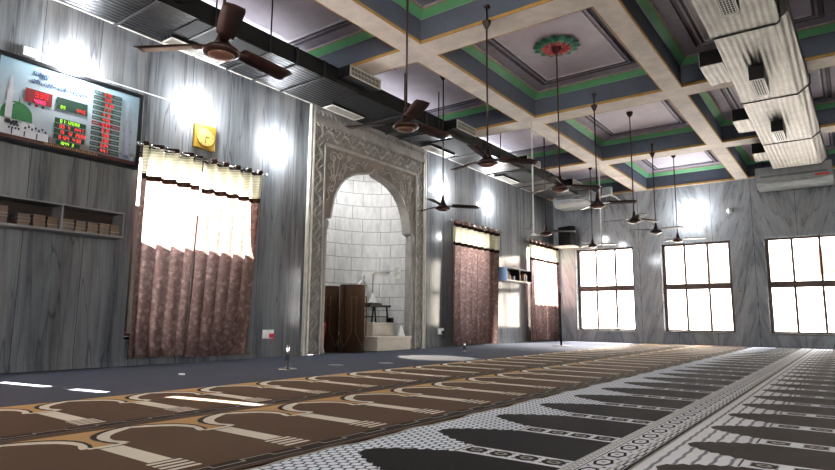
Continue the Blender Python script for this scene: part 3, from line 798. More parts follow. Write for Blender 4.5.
curtain(3.63, 4.468, .10, 2.76, 4, 'sunlit pink-brown damask curtain panel beside the prayer times board', None, .3, 3.63, 4.335)
curtain(4.492, 5.47, .08, 2.76, 5, 'sunlit pink-brown damask curtain panel below the light between clock and mihrab', None, 2.2, 4.375, 5.30)
curtain(10.70, 11.74, .04, 2.80, 4, 'unlit pink-brown damask curtain panel just right of the mihrab socket', None, .9, 10.66, 11.60)
curtain(11.75, 12.80, .04, 2.80, 4, 'unlit pink-brown damask curtain panel just left of the second book shelf', None, 1.9, 11.61, 12.55)
curtain(14.50, 15.58, .04, 2.80, 4, 'glowing damask curtain panel just right of the second book shelf', None, .5, 14.48, 15.42)
curtain(15.59, 16.42, .04, 2.80, 4, 'glowing damask curtain panel under the black loudspeaker in the corner', None, 1.5, 15.46, 16.40)
curtain(.20, 1.918, .05, 2.78, 8, 'damask curtain panel on the window just before the prayer times board', None, 1.0)
rod(3.58, 5.56, 2.715, 'steel curtain rod beside the prayer times board')
rod(10.66, 12.92, 2.75, 'steel curtain rod above the unlit curtains right of the mihrab')
rod(14.42, 16.46, 2.75, 'steel curtain rod in the far corner below the loudspeaker')
rod(.1, 1.96, 2.73, 'steel curtain rod left of the prayer times board')

# ------------------------------------------------------------------ prayer times board
XT = XL + .07
bd = thing('prayer_times_board', 'wide black-framed LED prayer times board with a green dome picture', 'board', (XL, 2.75, 2.40))
yA, yB, zA, zB = 2.03, 3.63, 2.40, 3.36
mb = MB(); fw_ = .045
mb.box((XL + .001, yA, zA), (XT + .015, yA + fw_, zB)); mb.box((XL + .001, yB - fw_, zA), (XT + .015, yB, zB))
mb.box((XL + .001, yA + fw_, zA), (XT + .015, yB - fw_, zA + fw_)); mb.box((XL + .001, yA + fw_, zB - fw_), (XT + .015, yB - fw_, zB))
mb.build('board_frame', M['black'], bd, .004)
def board_face():
    t = NT('board_print'); p = t.coord(); z = t.sep(p)[2]; n = t.noise(p, 5, 3)
    f = t.node('MapRange', 0, None, Value=z, i1=0., i2=.95, i3=0., i4=1.)
    c = t.ramp(f, [(0., lin((70,52,50))), (.14, lin((100,88,88))), (.2, lin((144,150,156))), (.6, lin((146,160,168))), (1., lin((120,152,168)))])
    c = t.mix(t.math('MULTIPLY', n, .15), c, (1,1,1,1))
    return t.done(t.bsdf(c, .25, 0, None, .5, emit=c, es=.03))
mb = MB(); mb.box((XL + .002, yA + fw_, zA + fw_), (XT, yB - fw_, zB - fw_)); mb.build('printed_panel', board_face(), bd)
BP = {k: plain('board_' + k, c, .5, bump=0, emit=lin(c), es=e) for k, c, e in (('greendome', (50,100,62), .02), ('pale', (176,176,180), .03), ('stonegrey', (126,130,142), .1), ('ink', (40,54,110), .05), ('maroon', (110,22,24), .12), ('dkgreen', (38,62,50), .1), ('brownbar', (74,44,40), .08), ('dark', (40,40,50), .05))}
LEDR = glow('led_red', (255,30,40), 1.5); LEDP = glow('led_pink', (255,60,130), 2.0); LEDG = glow('led_lime', (190,255,40), 1.4); INKG = glow('lettering_gold', (214,180,120), .35)
g = [.002]
def B(name, mat, shapes):
    mb = MB(); g[0] += .0006
    for sh in shapes: mb.poly([(XT + g[0], y, z) for y, z in sh])
    return mb.build(name, mat, bd)
R4 = lambda y0, y1, z0, z1: [(y0,z0),(y1,z0),(y1,z1),(y0,z1)]
B('ground_strip', BP['brownbar'], [R4(yA + fw_, yB - fw_, zA + fw_, zA + .085)])
# mosque picture: pale buildings, green dome, two minarets
B('mosque_picture', BP['pale'], [R4(2.08, 2.30, 2.485, 2.655), R4(2.30, 2.46, 2.485, 2.60), R4(2.46, 2.60, 2.485, 2.57)] + [[(2.13 + .04*math.cos(a*PI/8)*1.0 + k*.075, 2.60 + .05*math.sin(a*PI/8)) for a in range(9)] for k in range(1, 5)])
B('dome', BP['greendome'], [[(2.275 + .155*math.cos(a*PI/20)*(1.04 if 2 < a < 18 else 1), 2.655 + .20*math.sin(a*PI/20)**.85) for a in range(21)], [(2.282, 2.84), (2.298, 2.84), (2.29, 2.92)]])
mn = []
for z0, z1, w in ((2.66, 2.82, .032), (2.82, 2.835, .045), (2.835, 2.95, .026), (2.95, 2.965, .038), (2.965, 3.05, .018)): mn.append(R4(2.20 - w, 2.20 + w, z0, z1))
mn.append([(2.182, 3.05), (2.218, 3.05), (2.20, 3.14)]); B('minaret', BP['pale'], mn)
mn = []
for z0, z1, w in ((2.50, 2.68, .045), (2.68, 2.70, .058), (2.70, 2.84, .034), (2.84, 2.86, .052), (2.86, 2.96, .028), (2.96, 2.975, .04)): mn.append(R4(3.46 - w, 3.46 + w, z0, z1))
mn.append([(3.435, 2.975), (3.485, 2.975), (3.46, 3.19)]); mn.append(R4(3.38, 3.56, 2.49, 2.54)); B('minaret', BP['stonegrey'], mn)
B('window_dots', BP['dark'], [[(2.22 + dx + .011*math.cos(a*PI/3), 2.56 + dz + .014*math.sin(a*PI/3)) for a in range(6)] for dx, dz in ((0,0),(.03,0),(.06,0),(.09,0),(.015,.035),(.045,.035),(.075,.035),(.03,.07),(.06,.07))])
B('doorways', BP['dark'], [R4(2.24 + k*.12, 2.252 + k*.12, 2.49, 2.55) for k in range(4)])
B('small_windows', BP['dark'], [R4(2.36 + k*.033, 2.378 + k*.033, 2.575 + .02*(k % 2), 2.60 + .02*(k % 2)) for k in range(7)])
# handwriting-like blue title line
mb = MB(); g[0] += .0006
random.seed(3)
for row, (ya, yb, zz) in enumerate(((2.40, 2.58, 3.215), (2.38, 2.95, 3.13))):
    y = ya
    while y < yb:
        w = random.uniform(.03, .07); hgt = random.uniform(.012, .04)
        mb.tube([(XT + g[0], y + w*i/7, zz + hgt*math.sin(i*1.1 + y*40)*(.5 if i < 4 else 1)) for i in range(8)], .0028, 4)
        if random.random() < .5: mb.tube([(XT + g[0], y + w*.5, zz), (XT + g[0], y + w*.5 + .004, zz + .05)], .0025, 4)
        y += w*.8
mb.build('title_script', BP['ink'], bd)
random.seed(7)
SEG = {'0':'abcdef','1':'bc','2':'abged','3':'abgcd','4':'fgbc','5':'afgcd','6':'afgedc','7':'abc','8':'abcdefg','9':'abcdfg',' ':'', '-':'g'}
def seg(txt, y, z, h):
    out = []; w = h*.55; t = h*.15
    for ch in txt:
        if ch == ':':
            out += [R4(y, y + t, z + h*.22, z + h*.22 + t), R4(y, y + t, z + h*.62, z + h*.62 + t)]; y += t*2; continue
        for s in SEG.get(ch, ''):
            out.append({'a': R4(y, y+w, z+h-t, z+h), 'd': R4(y, y+w, z, z+t), 'g': R4(y, y+w, z+h/2-t/2, z+h/2+t/2),
                        'f': R4(y, y+t, z+h/2, z+h), 'e': R4(y, y+t, z, z+h/2), 'b': R4(y+w-t, y+w, z+h/2, z+h), 'c': R4(y+w-t, y+w, z, z+h/2)}[s])
        y += w*1.38
    return out
def display(back, y0, y1, z0, z1, items):
    p = B('led_display', BP[back], [R4(y0, y1, z0, z1)])
    for txt, y, z, h, m in items:
        mb = MB(); 
        for sh in seg(txt, y, z, h): mb.poly([(XT + g[0] + .0012, yy, zz) for yy, zz in sh])
        mb.build('digits', m, p)
display('maroon', 2.335, 2.60, 2.885, 3.035, [('330', 2.43, 2.955, .062, LEDR), ('4065', 2.425, 2.893, .040, LEDP)])
display('dkgreen', 2.645, 2.975, 2.895, 3.03, [('89', 2.69, 2.905, .038, LEDG), ('445', 2.86, 2.905, .046, LEDR)])
B('colour_square', BP['dkgreen'], [R4(2.37, 2.40, 2.845, 2.875), R4(2.50, 2.53, 2.845, 2.875)]); B('colour_square', BP['maroon'], [R4(2.435, 2.465, 2.845, 2.875)])
for k, (txt, m) in enumerate((('01:12088', LEDG), ('09 4 1441', LEDR), ('13 12 2020', LEDR), ('0124 4:30', LEDR))):
    z = 2.735 - k*.062
    display('dkgreen', 2.645, 2.975, z, z + .055, [(txt, 2.70, z + .008, .038, m)])
display('dkgreen', 2.68, 2.93, 2.49, 2.535, [('1044 2', 2.715, 2.494, .034, LEDG)])
for k, txt in enumerate(('5:30', '7:05', '12:30', '1:17', '4:10', '4:45', '5:37', '6:10', '7:09', '1:30', '2:24', '4:41')):
    z = 3.195 - k*.0625
    p = B('time_row', BP['maroon' if k == 6 else 'dkgreen'], [R4(3.03, 3.36, z, z + .044)])
    mb = MB()
    for sh in seg(txt, 3.15, z + .003, .037): mb.poly([(XT + g[0] + .0012, yy, zz) for yy, zz in sh])
    mb.build('digits', LEDR, p)
    mb = MB()
    for q in range(5): mb.poly([(XT + g[0] + .0012, yy, zz) for yy, zz in R4(3.045 + q*.016, 3.055 + q*.016, z + .014, z + .03)])
    for q in range(6): mb.poly([(XT + g[0] + .0012, yy, zz) for yy, zz in R4(3.27 + q*.013, 3.278 + q*.013, z + .014, z + .03)])
    mb.build('row_lettering', BP['stonegrey'], p)
mb = MB(); g[0] += .0006
for q in range(26): mb.poly([(XT + g[0], yy, zz) for yy, zz in R4(2.56 + q*.022, 2.572 + q*.022, 2.454, 2.478 - .006*(q % 3))])
mb.build('bottom_lettering', INKG, bd)

# gold plaque above the first curtain
t = thing('wall_clock', 'square gold wall clock with a round dial above the sunlit curtain', 'clock', (XL, 4.55, 2.88))
mb = MB(); mb.box((XL, 4.385, 2.89), (XL + .05, 4.715, 3.235)); mb.build('case', M['gold'], t, .008)
def disc(mb, y, z, x, r, n=32, r2=0):
    P = lambda rr, a: (x, y + rr*math.cos(a), z + rr*math.sin(a))
    if r2 == 0: mb.poly([P(r, 2*PI*k/n) for k in range(n)])
    else:
        for k in range(n): mb.poly([P(r, 2*PI*k/n), P(r, 2*PI*(k+1)/n), P(r2, 2*PI*(k+1)/n), P(r2, 2*PI*k/n)])
mb = MB(); mb.tube([(XL + .052, 4.55 + .135*math.cos(a*PI/16), 3.065 + .135*math.sin(a*PI/16)) for a in range(33)], .008, 6, cap=False); mb.build('bezel', M['gold'], t)
mb = MB(); disc(mb, 4.55, 3.065, XL + .052, .132); mb.build('dial', M['goldface'], t)
mb = MB(); x = XL + .055
for k in range(12):
    a = k*PI/6; c, s = math.cos(a), math.sin(a)
    mb.poly([(x, 4.55 + .105*c - .004*s, 3.065 + .105*s + .004*c), (x, 4.55 + .105*c + .004*s, 3.065 + .105*s - .004*c), (x, 4.55 + .124*c + .004*s, 3.065 + .124*s - .004*c), (x, 4.55 + .124*c - .004*s, 3.065 + .124*s + .004*c)])
mb.build('hour_marks', M['darkwood'], t)
for L_, a in ((.06, .2), (.09, -1.57)):
    mb = MB(); mb.tube([(XL + .058, 4.55, 3.065), (XL + .058, 4.55 + L_*math.cos(a), 3.065 + L_*math.sin(a))], .004, 5); mb.build('hand', M['darkwood'], t)

# ------------------------------------------------------------------ book shelves
sh = thing('wall_shelf', 'long grey two-bay wall shelf of stacked books below the prayer times board', 'shelf', (XL, 2.6, 1.50))
ys0, ys1, zs0, zs1, xsf = 1.7, 3.42, 1.50, 1.80, XL + .26
for nm, a, b_ in (('bottom_board', (XL, ys0, zs0), (xsf, ys1, zs0 + .022)), ('top_board', (XL, ys0, zs1 - .016), (xsf, ys1, zs1)), ('end_board', (XL, ys1 - .018, zs0 + .022), (xsf, ys1, zs1 - .016)),
                  ('divider', (XL, 2.735, zs0 + .022), (xsf, 2.755, zs1 - .016)), ('end_board', (XL, ys0, zs0 + .022), (xsf, ys0 + .018, zs1 - .016)), ('back_board', (XL, ys0 + .018, zs0 + .022), (XL + .012, ys1 - .018, zs1 - .016))):
    mb = MB(); mb.box(a, b_); mb.build(nm, M['darkwood'] if nm == 'back_board' else M['shelf'], sh)
bc = [plain('book_cover_%s' % n, c, .6, bump=0) for n, c in (('tan', (150,124,104)), ('grey', (150,150,152)), ('maroon', (96,60,54)), ('blue', (64,84,112)), ('olive', (128,120,100)))]
cn = ['tan', 'grey', 'maroon', 'blue', 'olive']
stacks = [(2.05, 2.255, 5), (2.335, 2.465, 3), (2.475, 2.605, 3), (2.615, 2.73, 3), (2.76, 2.895, 3), (2.90, 3.02, 3), (3.025, 3.15, 3), (3.155, 3.28, 3), (3.285, 3.398, 3)]
pos_n = ['five-book stack at the left of the shelf', 'second stack from the left on the shelf', 'third stack from the left on the shelf', 'stack just left of the shelf divider', 'stack just right of the shelf divider', 'second stack right of the shelf divider', 'third stack right of the shelf divider', 'second-last stack on the shelf', 'last stack at the right end of the shelf']
lev = {3: ['bottom book', 'middle book', 'top book'], 5: ['bottom book', 'second book up', 'middle book', 'fourth book up', 'top book']}
for si, (a, b_, n) in enumerate(stacks):
    z = zs0 + .0225
    for k in range(n):
        ci = (si*2 + k*3 + (si*k) % 2) % 5
        if si == 5 and k == 2: ci = 3
        if si == 6 and k == 0: ci = 2
        th = .036 if n == 5 else .042
        jx = random.uniform(-.012, .006); jy = random.uniform(0, .006)
        book('book', XL + .06 + jx, XL + .23 + jx, a + jy, b_ - .008 + jy, z, z + th - .001, bc[ci], '%s-covered closed book, %s of the %s' % (cn[ci], lev[n][k], pos_n[si]), 'books stacked on the long wall shelf')
        z += th
sh = thing('wall_shelf', 'short open wall shelf with pale blue side between the far two curtains', 'shelf', (XL, 13.7, 1.56))
a0, a1, z0, z1, xf_ = 12.98, 14.42, 1.56, 1.90, XL + .25
for nm, a, b_, m in (('end_board', (XL, a0, z0), (xf_, a0 + .03, z1), 'shelfside'), ('end_board', (XL, a1 - .03, z0), (xf_, a1, z1), 'darkwood'), ('bottom_board', (XL, a0 + .03, z0), (xf_, a1 - .03, z0 + .03), 'step'), ('top_board', (XL, a0 + .03, z1 - .03), (xf_, a1 - .03, z1), 'shelf'), ('divider', (XL, 13.68, z0 + .03), (xf_, 13.71, z1 - .03), 'darkwood'), ('back_board', (XL, a0 + .03, z0 + .03), (XL + .01, a1 - .03, z1 - .03), 'darkwood')):
    mb = MB(); mb.box(a, b_); mb.build(nm, M[m], sh)
y = 13.03
for k, (w, h, ci, lb) in enumerate(((.06, .25, 0, 'tall tan book standing at the left end of the short shelf'), (.05, .20, 4, 'olive book standing second from the left on the short shelf'), (.055, .16, 2, 'short maroon book standing in the left bay of the short shelf'), (.05, .13, 0, 'low tan book standing in the left bay of the short shelf'), (.07, .11, 1, 'low grey book next to the divider of the short shelf'))):
    book('book', XL + .04, XL + .21, y, y + w, z0 + .031, z0 + .031 + h, bc[ci], lb, 'books standing on the short shelf', 0); y += w + (.012 if k < 3 else .16)
y = 13.76
for k, (w, h, ci, lb) in enumerate(((.05, .12, 4, 'low olive book just right of the divider of the short shelf'), (.06, .20, 0, 'tall tan book standing in the right bay of the short shelf'), (.05, .22, 2, 'tall maroon book standing in the right bay of the short shelf'), (.05, .17, 1, 'grey book standing at the right end of the short shelf'))):
    book('book', XL + .04, XL + .21, y, y + w, z0 + .031, z0 + .031 + h, bc[ci], lb, 'books standing on the short shelf', 0); y += w + (.2 if k == 0 else .014)
mb = MB()
t = thing('paper_stack', 'loose grey paper bundle lying on top of the short shelf', 'papers', (XL + .12, 13.6, 1.90))
mb.box((XL + .03, 13.35, 1.9), (XL + .21, 13.62, 1.925)); mb.build('bundle', M['paper'], t)
mb = MB(); mb.box((XL + .05, 13.70, 1.9), (XL + .20, 14.05, 1.915)); mb.build('bundle', M['shelf'], t)

# ------------------------------------------------------------------ small wall things
def socket(y, z, label, red):
    t = thing('wall_socket', label, 'socket', (XL, y, z))
    mb = MB(); mb.box((XL, y - .10, z - .065), (XL + .03, y + .10, z + .065)); mb.build('plate', M['white'], t, .006)
    mb = MB(); mb.box((XL + .03, y + .01, z - .055), (XL + .055, y + .085, z + .01)); mb.build('plug', M['pink' if red else 'black'], t, .006)
    mb = MB(); mb.tube([(XL + .05, y + .05, z - .02), (XL + .06, y + .055, z - .08), (XL + .045, y + .05, z - .13)], .008, 6); mb.build('plug_cord', M['pink' if red else 'black'], t)
socket(5.82, .35, 'white wall socket with a red plug left of the mihrab', True)
socket(10.42, .34, 'white wall socket with a black plug between mihrab and unlit curtain', False)
t = thing('camera_dome', 'small white round ceiling-camera dome high on the far wall', 'camera', (-2.32, YF, 3.39))
mb = MB(); mb.v = []; mb.lathe([(.075, 0), (.075, .02), (.06, .05), (.03, .075), (.0, .08)], (0, 0, 0), 16); mb.v = [(-2.32 + x, YF - z, 3.39 + y) for x, y, z in mb.v]; mb.build('housing', M['white'], t)
sp = thing('loudspeaker', 'black loudspeaker on a bracket in the corner beside the far window', 'loudspeaker', (-6.85, 16.0, 2.70))
mb = MB(); mb.prism([(-6.78, 16.12), (-6.36, 15.98), (-6.30, 16.22), (-6.62, 16.40)], 2, 2.74, 3.29); mb.build('cabinet', M['black'], sp, .012)
mb = MB(); mb.prism([(-6.76, 16.105), (-6.38, 15.975), (-6.38, 15.965), (-6.77, 16.10)], 2, 2.78, 3.25); mb.build('grille', M['ductblack'], sp)
mb = MB(); mb.box((-6.84, 15.96, 2.70), (-6.28, YF, 2.735)); mb.build('bracket_plate', M['cream'], sp)
# lamps on the walls
def lamp(x, y, z, nrm, label, power=22):
    t = thing('flood_lamp', label, 'lamp', (x, y, z))
    if nrm == 'x':
        mb = MB(); mb.box((x, y - .09, z - .065), (x + .022, y + .09, z + .065)); mb.build('housing', M['white'], t, .006)
        mb = MB(); mb.poly([(x + .0235, y - .078, z - .053), (x + .0235, y + .078, z - .053), (x + .0235, y + .078, z + .053), (x + .0235, y - .078, z + .053)]); mb.build('led_panel', M['lamp'], t)
        p = (x + .20, y, z)
    else:
        s = -1 if nrm == '-y' else 1
        mb = MB(); mb.box((x - .09, y, z - .065), (x + .09, y + s*.022, z + .065)); mb.build('housing', M['white'], t, .006)
        mb = MB(); mb.poly([(x - .078, y + s*.0235, z - .053), (x + .078, y + s*.0235, z - .053), (x + .078, y + s*.0235, z + .053), (x - .078, y + s*.0235, z + .053)]); mb.build('led_panel', M['lamp'], t)
        p = (x, y + s*.20, z)
    L = bpy.data.lights.new('flood_light', 'POINT'); L.energy = power; L.color = (.92, .96, 1.0); L.shadow_soft_size = .06
    o = bpy.data.objects.new('flood_light', L); COL.objects.link(o); o.location = p
LP = 66
lamp(XL, 2.80, 3.44, 'x', 'wall flood lamp just above the prayer times board', LP)
lamp(XL, 4.40, 3.42, 'x', 'wall flood lamp just above the gold clock', LP)
lamp(XL, 5.81, 3.24, 'x', 'wall flood lamp between the clock and the mihrab', LP)
lamp(XL, 10.43, 3.45, 'x', 'wall flood lamp just right of the mihrab head', LP)
lamp(XL, 12.46, 3.45, 'x', 'wall flood lamp above the unlit curtains', LP)
lamp(-3.21, YF, 3.37, '-y', 'wall flood lamp on the far wall between the beams', LP)
mb = MB(); mb.tube([(XL + .012, 2.95, 3.42), (XL + .012, 3.4, 3.425), (XL + .012, 3.9, 3.43), (XL + .012, 4.32, 3.43)], .008, 6)
tag(mb.build('lamp_cable', M['pipe']), 'thin white cable on the wall between the first two flood lamps', 'cable')
mb = MB(); mb.box((XL, 2.28, 3.40), (XL + .05, 2.42, 3.50)); 
tag(mb.build('junction_box', M['white'], bevel=.006), 'small white junction box on the wall above the board', 'junction box')

# ------------------------------------------------------------------ ducts
def frame_grille(parent, mbf, name='grille'):
    return mbf.build(name, M['cream'], parent)
dl = thing('air_duct', 'long flat black and silver air duct under the ceiling along the prayer wall', 'air duct', (-6.15, 6, 3.93))
x0, x1, z0, z1 = -6.58, -5.70, 3.93, 4.165
mb = MB(); mb.poly([(x0, YB + .2, z0), (x1, YB + .2, z0), (x1, 14.9, z0), (x0, 14.9, z0)]); mb.build('duct_bottom', M['ductdark'], dl)
mb = MB(); mb.poly([(x1, YB + .2, z0), (x1, 14.9, z0), (x1, 14.9, z1), (x1, YB + .2, z1)]); mb.poly([(x0, YB + .2, z0), (x0, 14.9, z0), (x0, 14.9, z1), (x0, YB + .2, z1)])
mb.poly([(x0, YB + .2, z1), (x1, YB + .2, z1), (x1, 14.9, z1), (x0, 14.9, z1)]); mb.poly([(x0, 14.9, z0), (x1, 14.9, z0), (x1, 14.9, z1), (x0, 14.9, z1)]); mb.poly([(x0, YB + .2, z0), (x1, YB + .2, z0), (x1, YB + .2, z1), (x0, YB + .2, z1)])
mb.build('duct_side', M['ductblack'], dl)
for y in (-1.4, 1.0, 3.0, 4.0, 4.95, 5.45, 7.9, 9.9, 11.6, 13.2):
    mb = MB(); mb.box((x0 - .02, y, z0 - .018), (x1 + .02, y + .035, z0 - .002)); mb.box((x1 + .002, y, z0), (x1 + .02, y + .035, z1)); mb.build('flange', M['flange'], dl)
def outlet_side(y0, y1):
    mb = MB(); mb.box((x1 + .001, y0, 4.0), (-5.47, y1, 4.16)); ob = mb.build('outlet_box', M['ductblack'], dl)
    mb = MB(); xg = -5.462; b = .018
    mb.box((-5.47, y0, 4.0), (xg, y0 + b, 4.16)); mb.box((-5.47, y1 - b, 4.0), (xg, y1, 4.16)); mb.box((-5.47, y0, 4.0), (xg, y1, 4.0 + b)); mb.box((-5.47, y0, 4.16 - b), (xg, y1, 4.16))
    n = 22
    for k in range(1, n): mb.box((-5.468, y0 + (y1-y0)*k/n - .004, 4.0 + b), (xg - .002, y0 + (y1-y0)*k/n + .004, 4.16 - b))
    mb.box((-5.467, y0, 4.076), (xg - .001, y1, 4.084))
    mb.build('grille', M['cream'], ob)
for y0 in (-.9, 2.6, 5.75, 8.55, 11.4, 14.0): outlet_side(y0, y0 + .68)
def outlet_down(y0, y1):
    zb = 3.885; xo = -6.48; wd = .22
    mb = MB(); mb.box((xo, y0, zb), (xo + wd, y1, z0 - .001)); ob = mb.build('outlet_box', M['ductdark'], dl)
    mb = MB(); mb.box((xo + wd + .001, y0 - .02, z0 - .012), (x1 - .002, y1 + .25, z0 - .002)); mb.box((xo + wd + .001, y0, zb), (xo + wd + .01, y1, z0 - .012)); mb.build('lagging', M['ductblack'], ob)
    mb = MB(); b = .02; zg = zb - .008
    mb.box((xo - .005, y0, zg), (xo + b, y1, zb)); mb.box((xo + wd - b, y0, zg), (xo + wd + .005, y1, zb)); mb.box((xo, y0, zg), (xo + wd, y0 + b, zb)); mb.box((xo, y1 - b, zg), (xo + wd, y1, zb))
    for k in range(1, 8): mb.box((xo + wd*k/8 - .003, y0 + b, zg + .002), (xo + wd*k/8 + .003, y1 - b, zb - .001))
    mb.build('grille', M['cream'], ob)
for y0, w in ((.4, .75), (3.52, .78), (6.22, .74), (8.85, .85), (11.75, .85)): outlet_down(y0, y0 + w)
for y in (3.72, 4.52, 7.3, 8.3, 10.6):
    mb = MB(); mb.tube([(x1 + .012, y, z0 - .01), (x1 + .012, y, 4.64)], .010, 6); mb.build('hanger_rod', M['cable'], dl)
    mb = MB(); mb.box((x0, y - .015, z0 - .02), (x1 + .03, y + .015, z0 - .001)); mb.build('hanger_strap', M['flange'], dl)

dr = thing('air_duct', 'large silver foil air duct hanging at the right below the beams', 'air duct', (-.75, 8, 3.9))
def rd_seg(ya, yb, xl0, xl1, xr0, xr1, zb, zt, ch):
    mb = MB()
    def sec(y, xl, xr): return [(xl, y, zb), (xr, y, zb), (xr + ch, y, zb + ch*.8), (xr + ch, y, zt), (xl, y, zt)]
    A, B_ = sec(ya, xl0, xr0), sec(yb, xl1, xr1)
    for k in range(5): mb.poly([A[k], B_[k], B_[(k+1) % 5], A[(k+1) % 5]])
    mb.poly(A); mb.poly(B_[::-1])
    mb.build('duct_section', M['duct'], dr)
    mb = MB()
    for k in range(5):
        p, q = Vector(B_[k]), Vector(B_[(k+1) % 5])
        mb.tube([p, q], .014, 5)
    mb.build('flange', M['flange'], dr)
rd_seg(-4.3, 1.2, -1.20, -1.14, -.34, -.40, 3.86, 4.17, .02)
rd_seg(1.2, 4.4, -1.13, -1.11, -.40, -.43, 3.88, 4.17, .05)
rd_seg(4.4, 7.28, -1.12, -1.10, -.41, -.44, 3.89, 4.17, .03)
rd_seg(7.30, 9.84, -1.08, -1.12, -.47, -.40, 3.90, 4.17, .15)
rd_seg(9.86, 12.44, -1.12, -1.13, -.40, -.36, 3.90, 4.17, .13)
rd_seg(12.46, 14.6, -1.13, -1.16, -.36, -.30, 3.90, 4.17, .12)
def r_side(y0, y1, xl):
    mb = MB(); mb.box((-1.37, y0, 3.90), (xl, y1, 4.10)); ob = mb.build('outlet_box', M['duct'], dr)
    mb = MB(); mb.box((-1.37, y0 - .006, 3.905), (xl, y0 - .001, 4.10)); mb.build('outlet_face', M['ductblack'], ob)  # black sheet stands in for shade on the near face of the box
    mb = MB(); b = .02
    mb.box((-1.378, y0, 3.9), (-1.37, y0 + b, 4.1)); mb.box((-1.378, y1 - b, 3.9), (-1.37, y1, 4.1)); mb.box((-1.378, y0, 3.9), (-1.37, y1, 3.9 + b)); mb.box((-1.378, y0, 4.1 - b), (-1.37, y1, 4.1))
    for k in range(1, 16): mb.box((-1.376, y0 + (y1-y0)*k/16 - .004, 3.92), (-1.37, y0 + (y1-y0)*k/16 + .004, 4.08))
    mb.build('grille', M['cream'], ob)
for y0, y1, xl in ((8.05, 8.80, -1.10), (10.66, 11.4, -1.13), (13.0, 13.7, -1.14), (5.0, 5.75, -1.11)): r_side(y0, y1, xl)
def r_down(y0, y1, xa, xb_):
    zb = 3.72
    mb = MB(); mb.box((xa, y0, zb), (xb_, y1, 3.899)); ob = mb.build('outlet_box', M['duct'], dr)
    mb = MB(); mb.box((xa, y0 - .006, zb), (xb_, y0 - .001, 3.899)); mb.build('outlet_face', M['ductblack'], ob)
    mb = MB(); mb.box((xa + .002, y0 + .002, zb - .004), (xb_ - .002, y1 - .002, zb - .001)); mb.build('grille_back', M['ductblack'], ob)
    mb = MB(); b = .018; zg = zb - .008
    mb.box((xa, y0, zg), (xa + b, y1, zb)); mb.box((xb_ - b, y0, zg), (xb_, y1, zb)); mb.box((xa, y0, zg), (xb_, y0 + b, zb)); mb.box((xa, y1 - b, zg), (xb_, y1, zb))
    n = 6
    for k in range(1, n): mb.box((xa + (xb_-xa)*k/n - .004, y0, zg + .002), (xa + (xb_-xa)*k/n + .004, y1, zb))
    for k in range(1, 14): mb.box((xa, y0 + (y1-y0)*k/14 - .004, zg + .003), (xb_, y0 + (y1-y0)*k/14 + .004, zb))
    mb.build('grille', M['white'], ob)
for y0 in (3.1, 5.75, 8.42, 11.0): r_down(y0, y0 + .66, -.86, -.69)

# air conditioners
def aircon(x0, x1, y0, y1, z0, z1, label, red):
    t = thing('air_conditioner', label, 'air conditioner', ((x0+x1)/2, (y0+y1)/2, z0))
    mb = MB(); d = .10
    mb.prism([(y0, z0 + d), (y0 + d*1.5, z0), (y1, z0), (y1, z1), (y0, z1)], 0, x0, x1); mb.build('casing', M['ac'], t, .02)
    mb = MB(); mb.box((x0 + .1, y0 - .004, z0 + d + .10), (x1 - .1, y0 - .001, z0 + d + .15)); mb.build('air_slot', M['ac_dark'], t)
    mb = MB(); mb.prism([(y0 + .03, z0 + .075), (y0 + .115, z0 + .018), (y0 + .11, z0 + .012), (y0 + .025, z0 + .069)], 0, x0 + .15, x1 - .15); mb.build('louvre', M['ac'], t)
    for hx_ in (x0 + .12, x1 - .12):
        mb = MB(); mb.tube([(hx_, y1 - .2, z1), (hx_, y1 - .2, H + .455)], .008, 6); mb.build('hanger_rod', M['cable'], t)
    if red:
        mb = MB(); mb.box((x1 - .32, y0 - .004, z0 + d + .035), (x1 - .06, y0 - .001, z0 + d + .075)); mb.build('label_strip', M['red'], t)
aircon(-1.60, -.12, 15.5, 16.2, 3.72, 4.17, 'white ceiling air conditioner with a red label at the end of the right duct', True)
aircon(-6.58, -5.55, 15.35, 16.1, 3.74, 4.16, 'grey air conditioner unit at the far end of the prayer wall duct', False)
t = thing('pipe_bracket', 'white junction bracket with a bent arm beside the far air conditioner', 'bracket', (-5.1, 15.5, 3.92))
mb = MB(); mb.box((-5.22, 15.45, 3.93), (-4.98, 15.6, 4.17)); mb.build('junction_box', M['ac'], t, .012)
mb = MB(); mb.tube([(-5.3, 15.44, 3.90), (-5.0, 15.44, 3.94), (-4.86, 15.43, 3.86), (-4.72, 15.42, 3.74), (-4.62, 15.42, 3.72)], .022, 8); mb.build('arm', M['pipe'], t)
mb = MB(); mb.lathe([(.03, 0), (.045, .03), (.03, .07)], (-4.62, 15.42, 3.69), 10); mb.build('arm_end', M['black'], t)

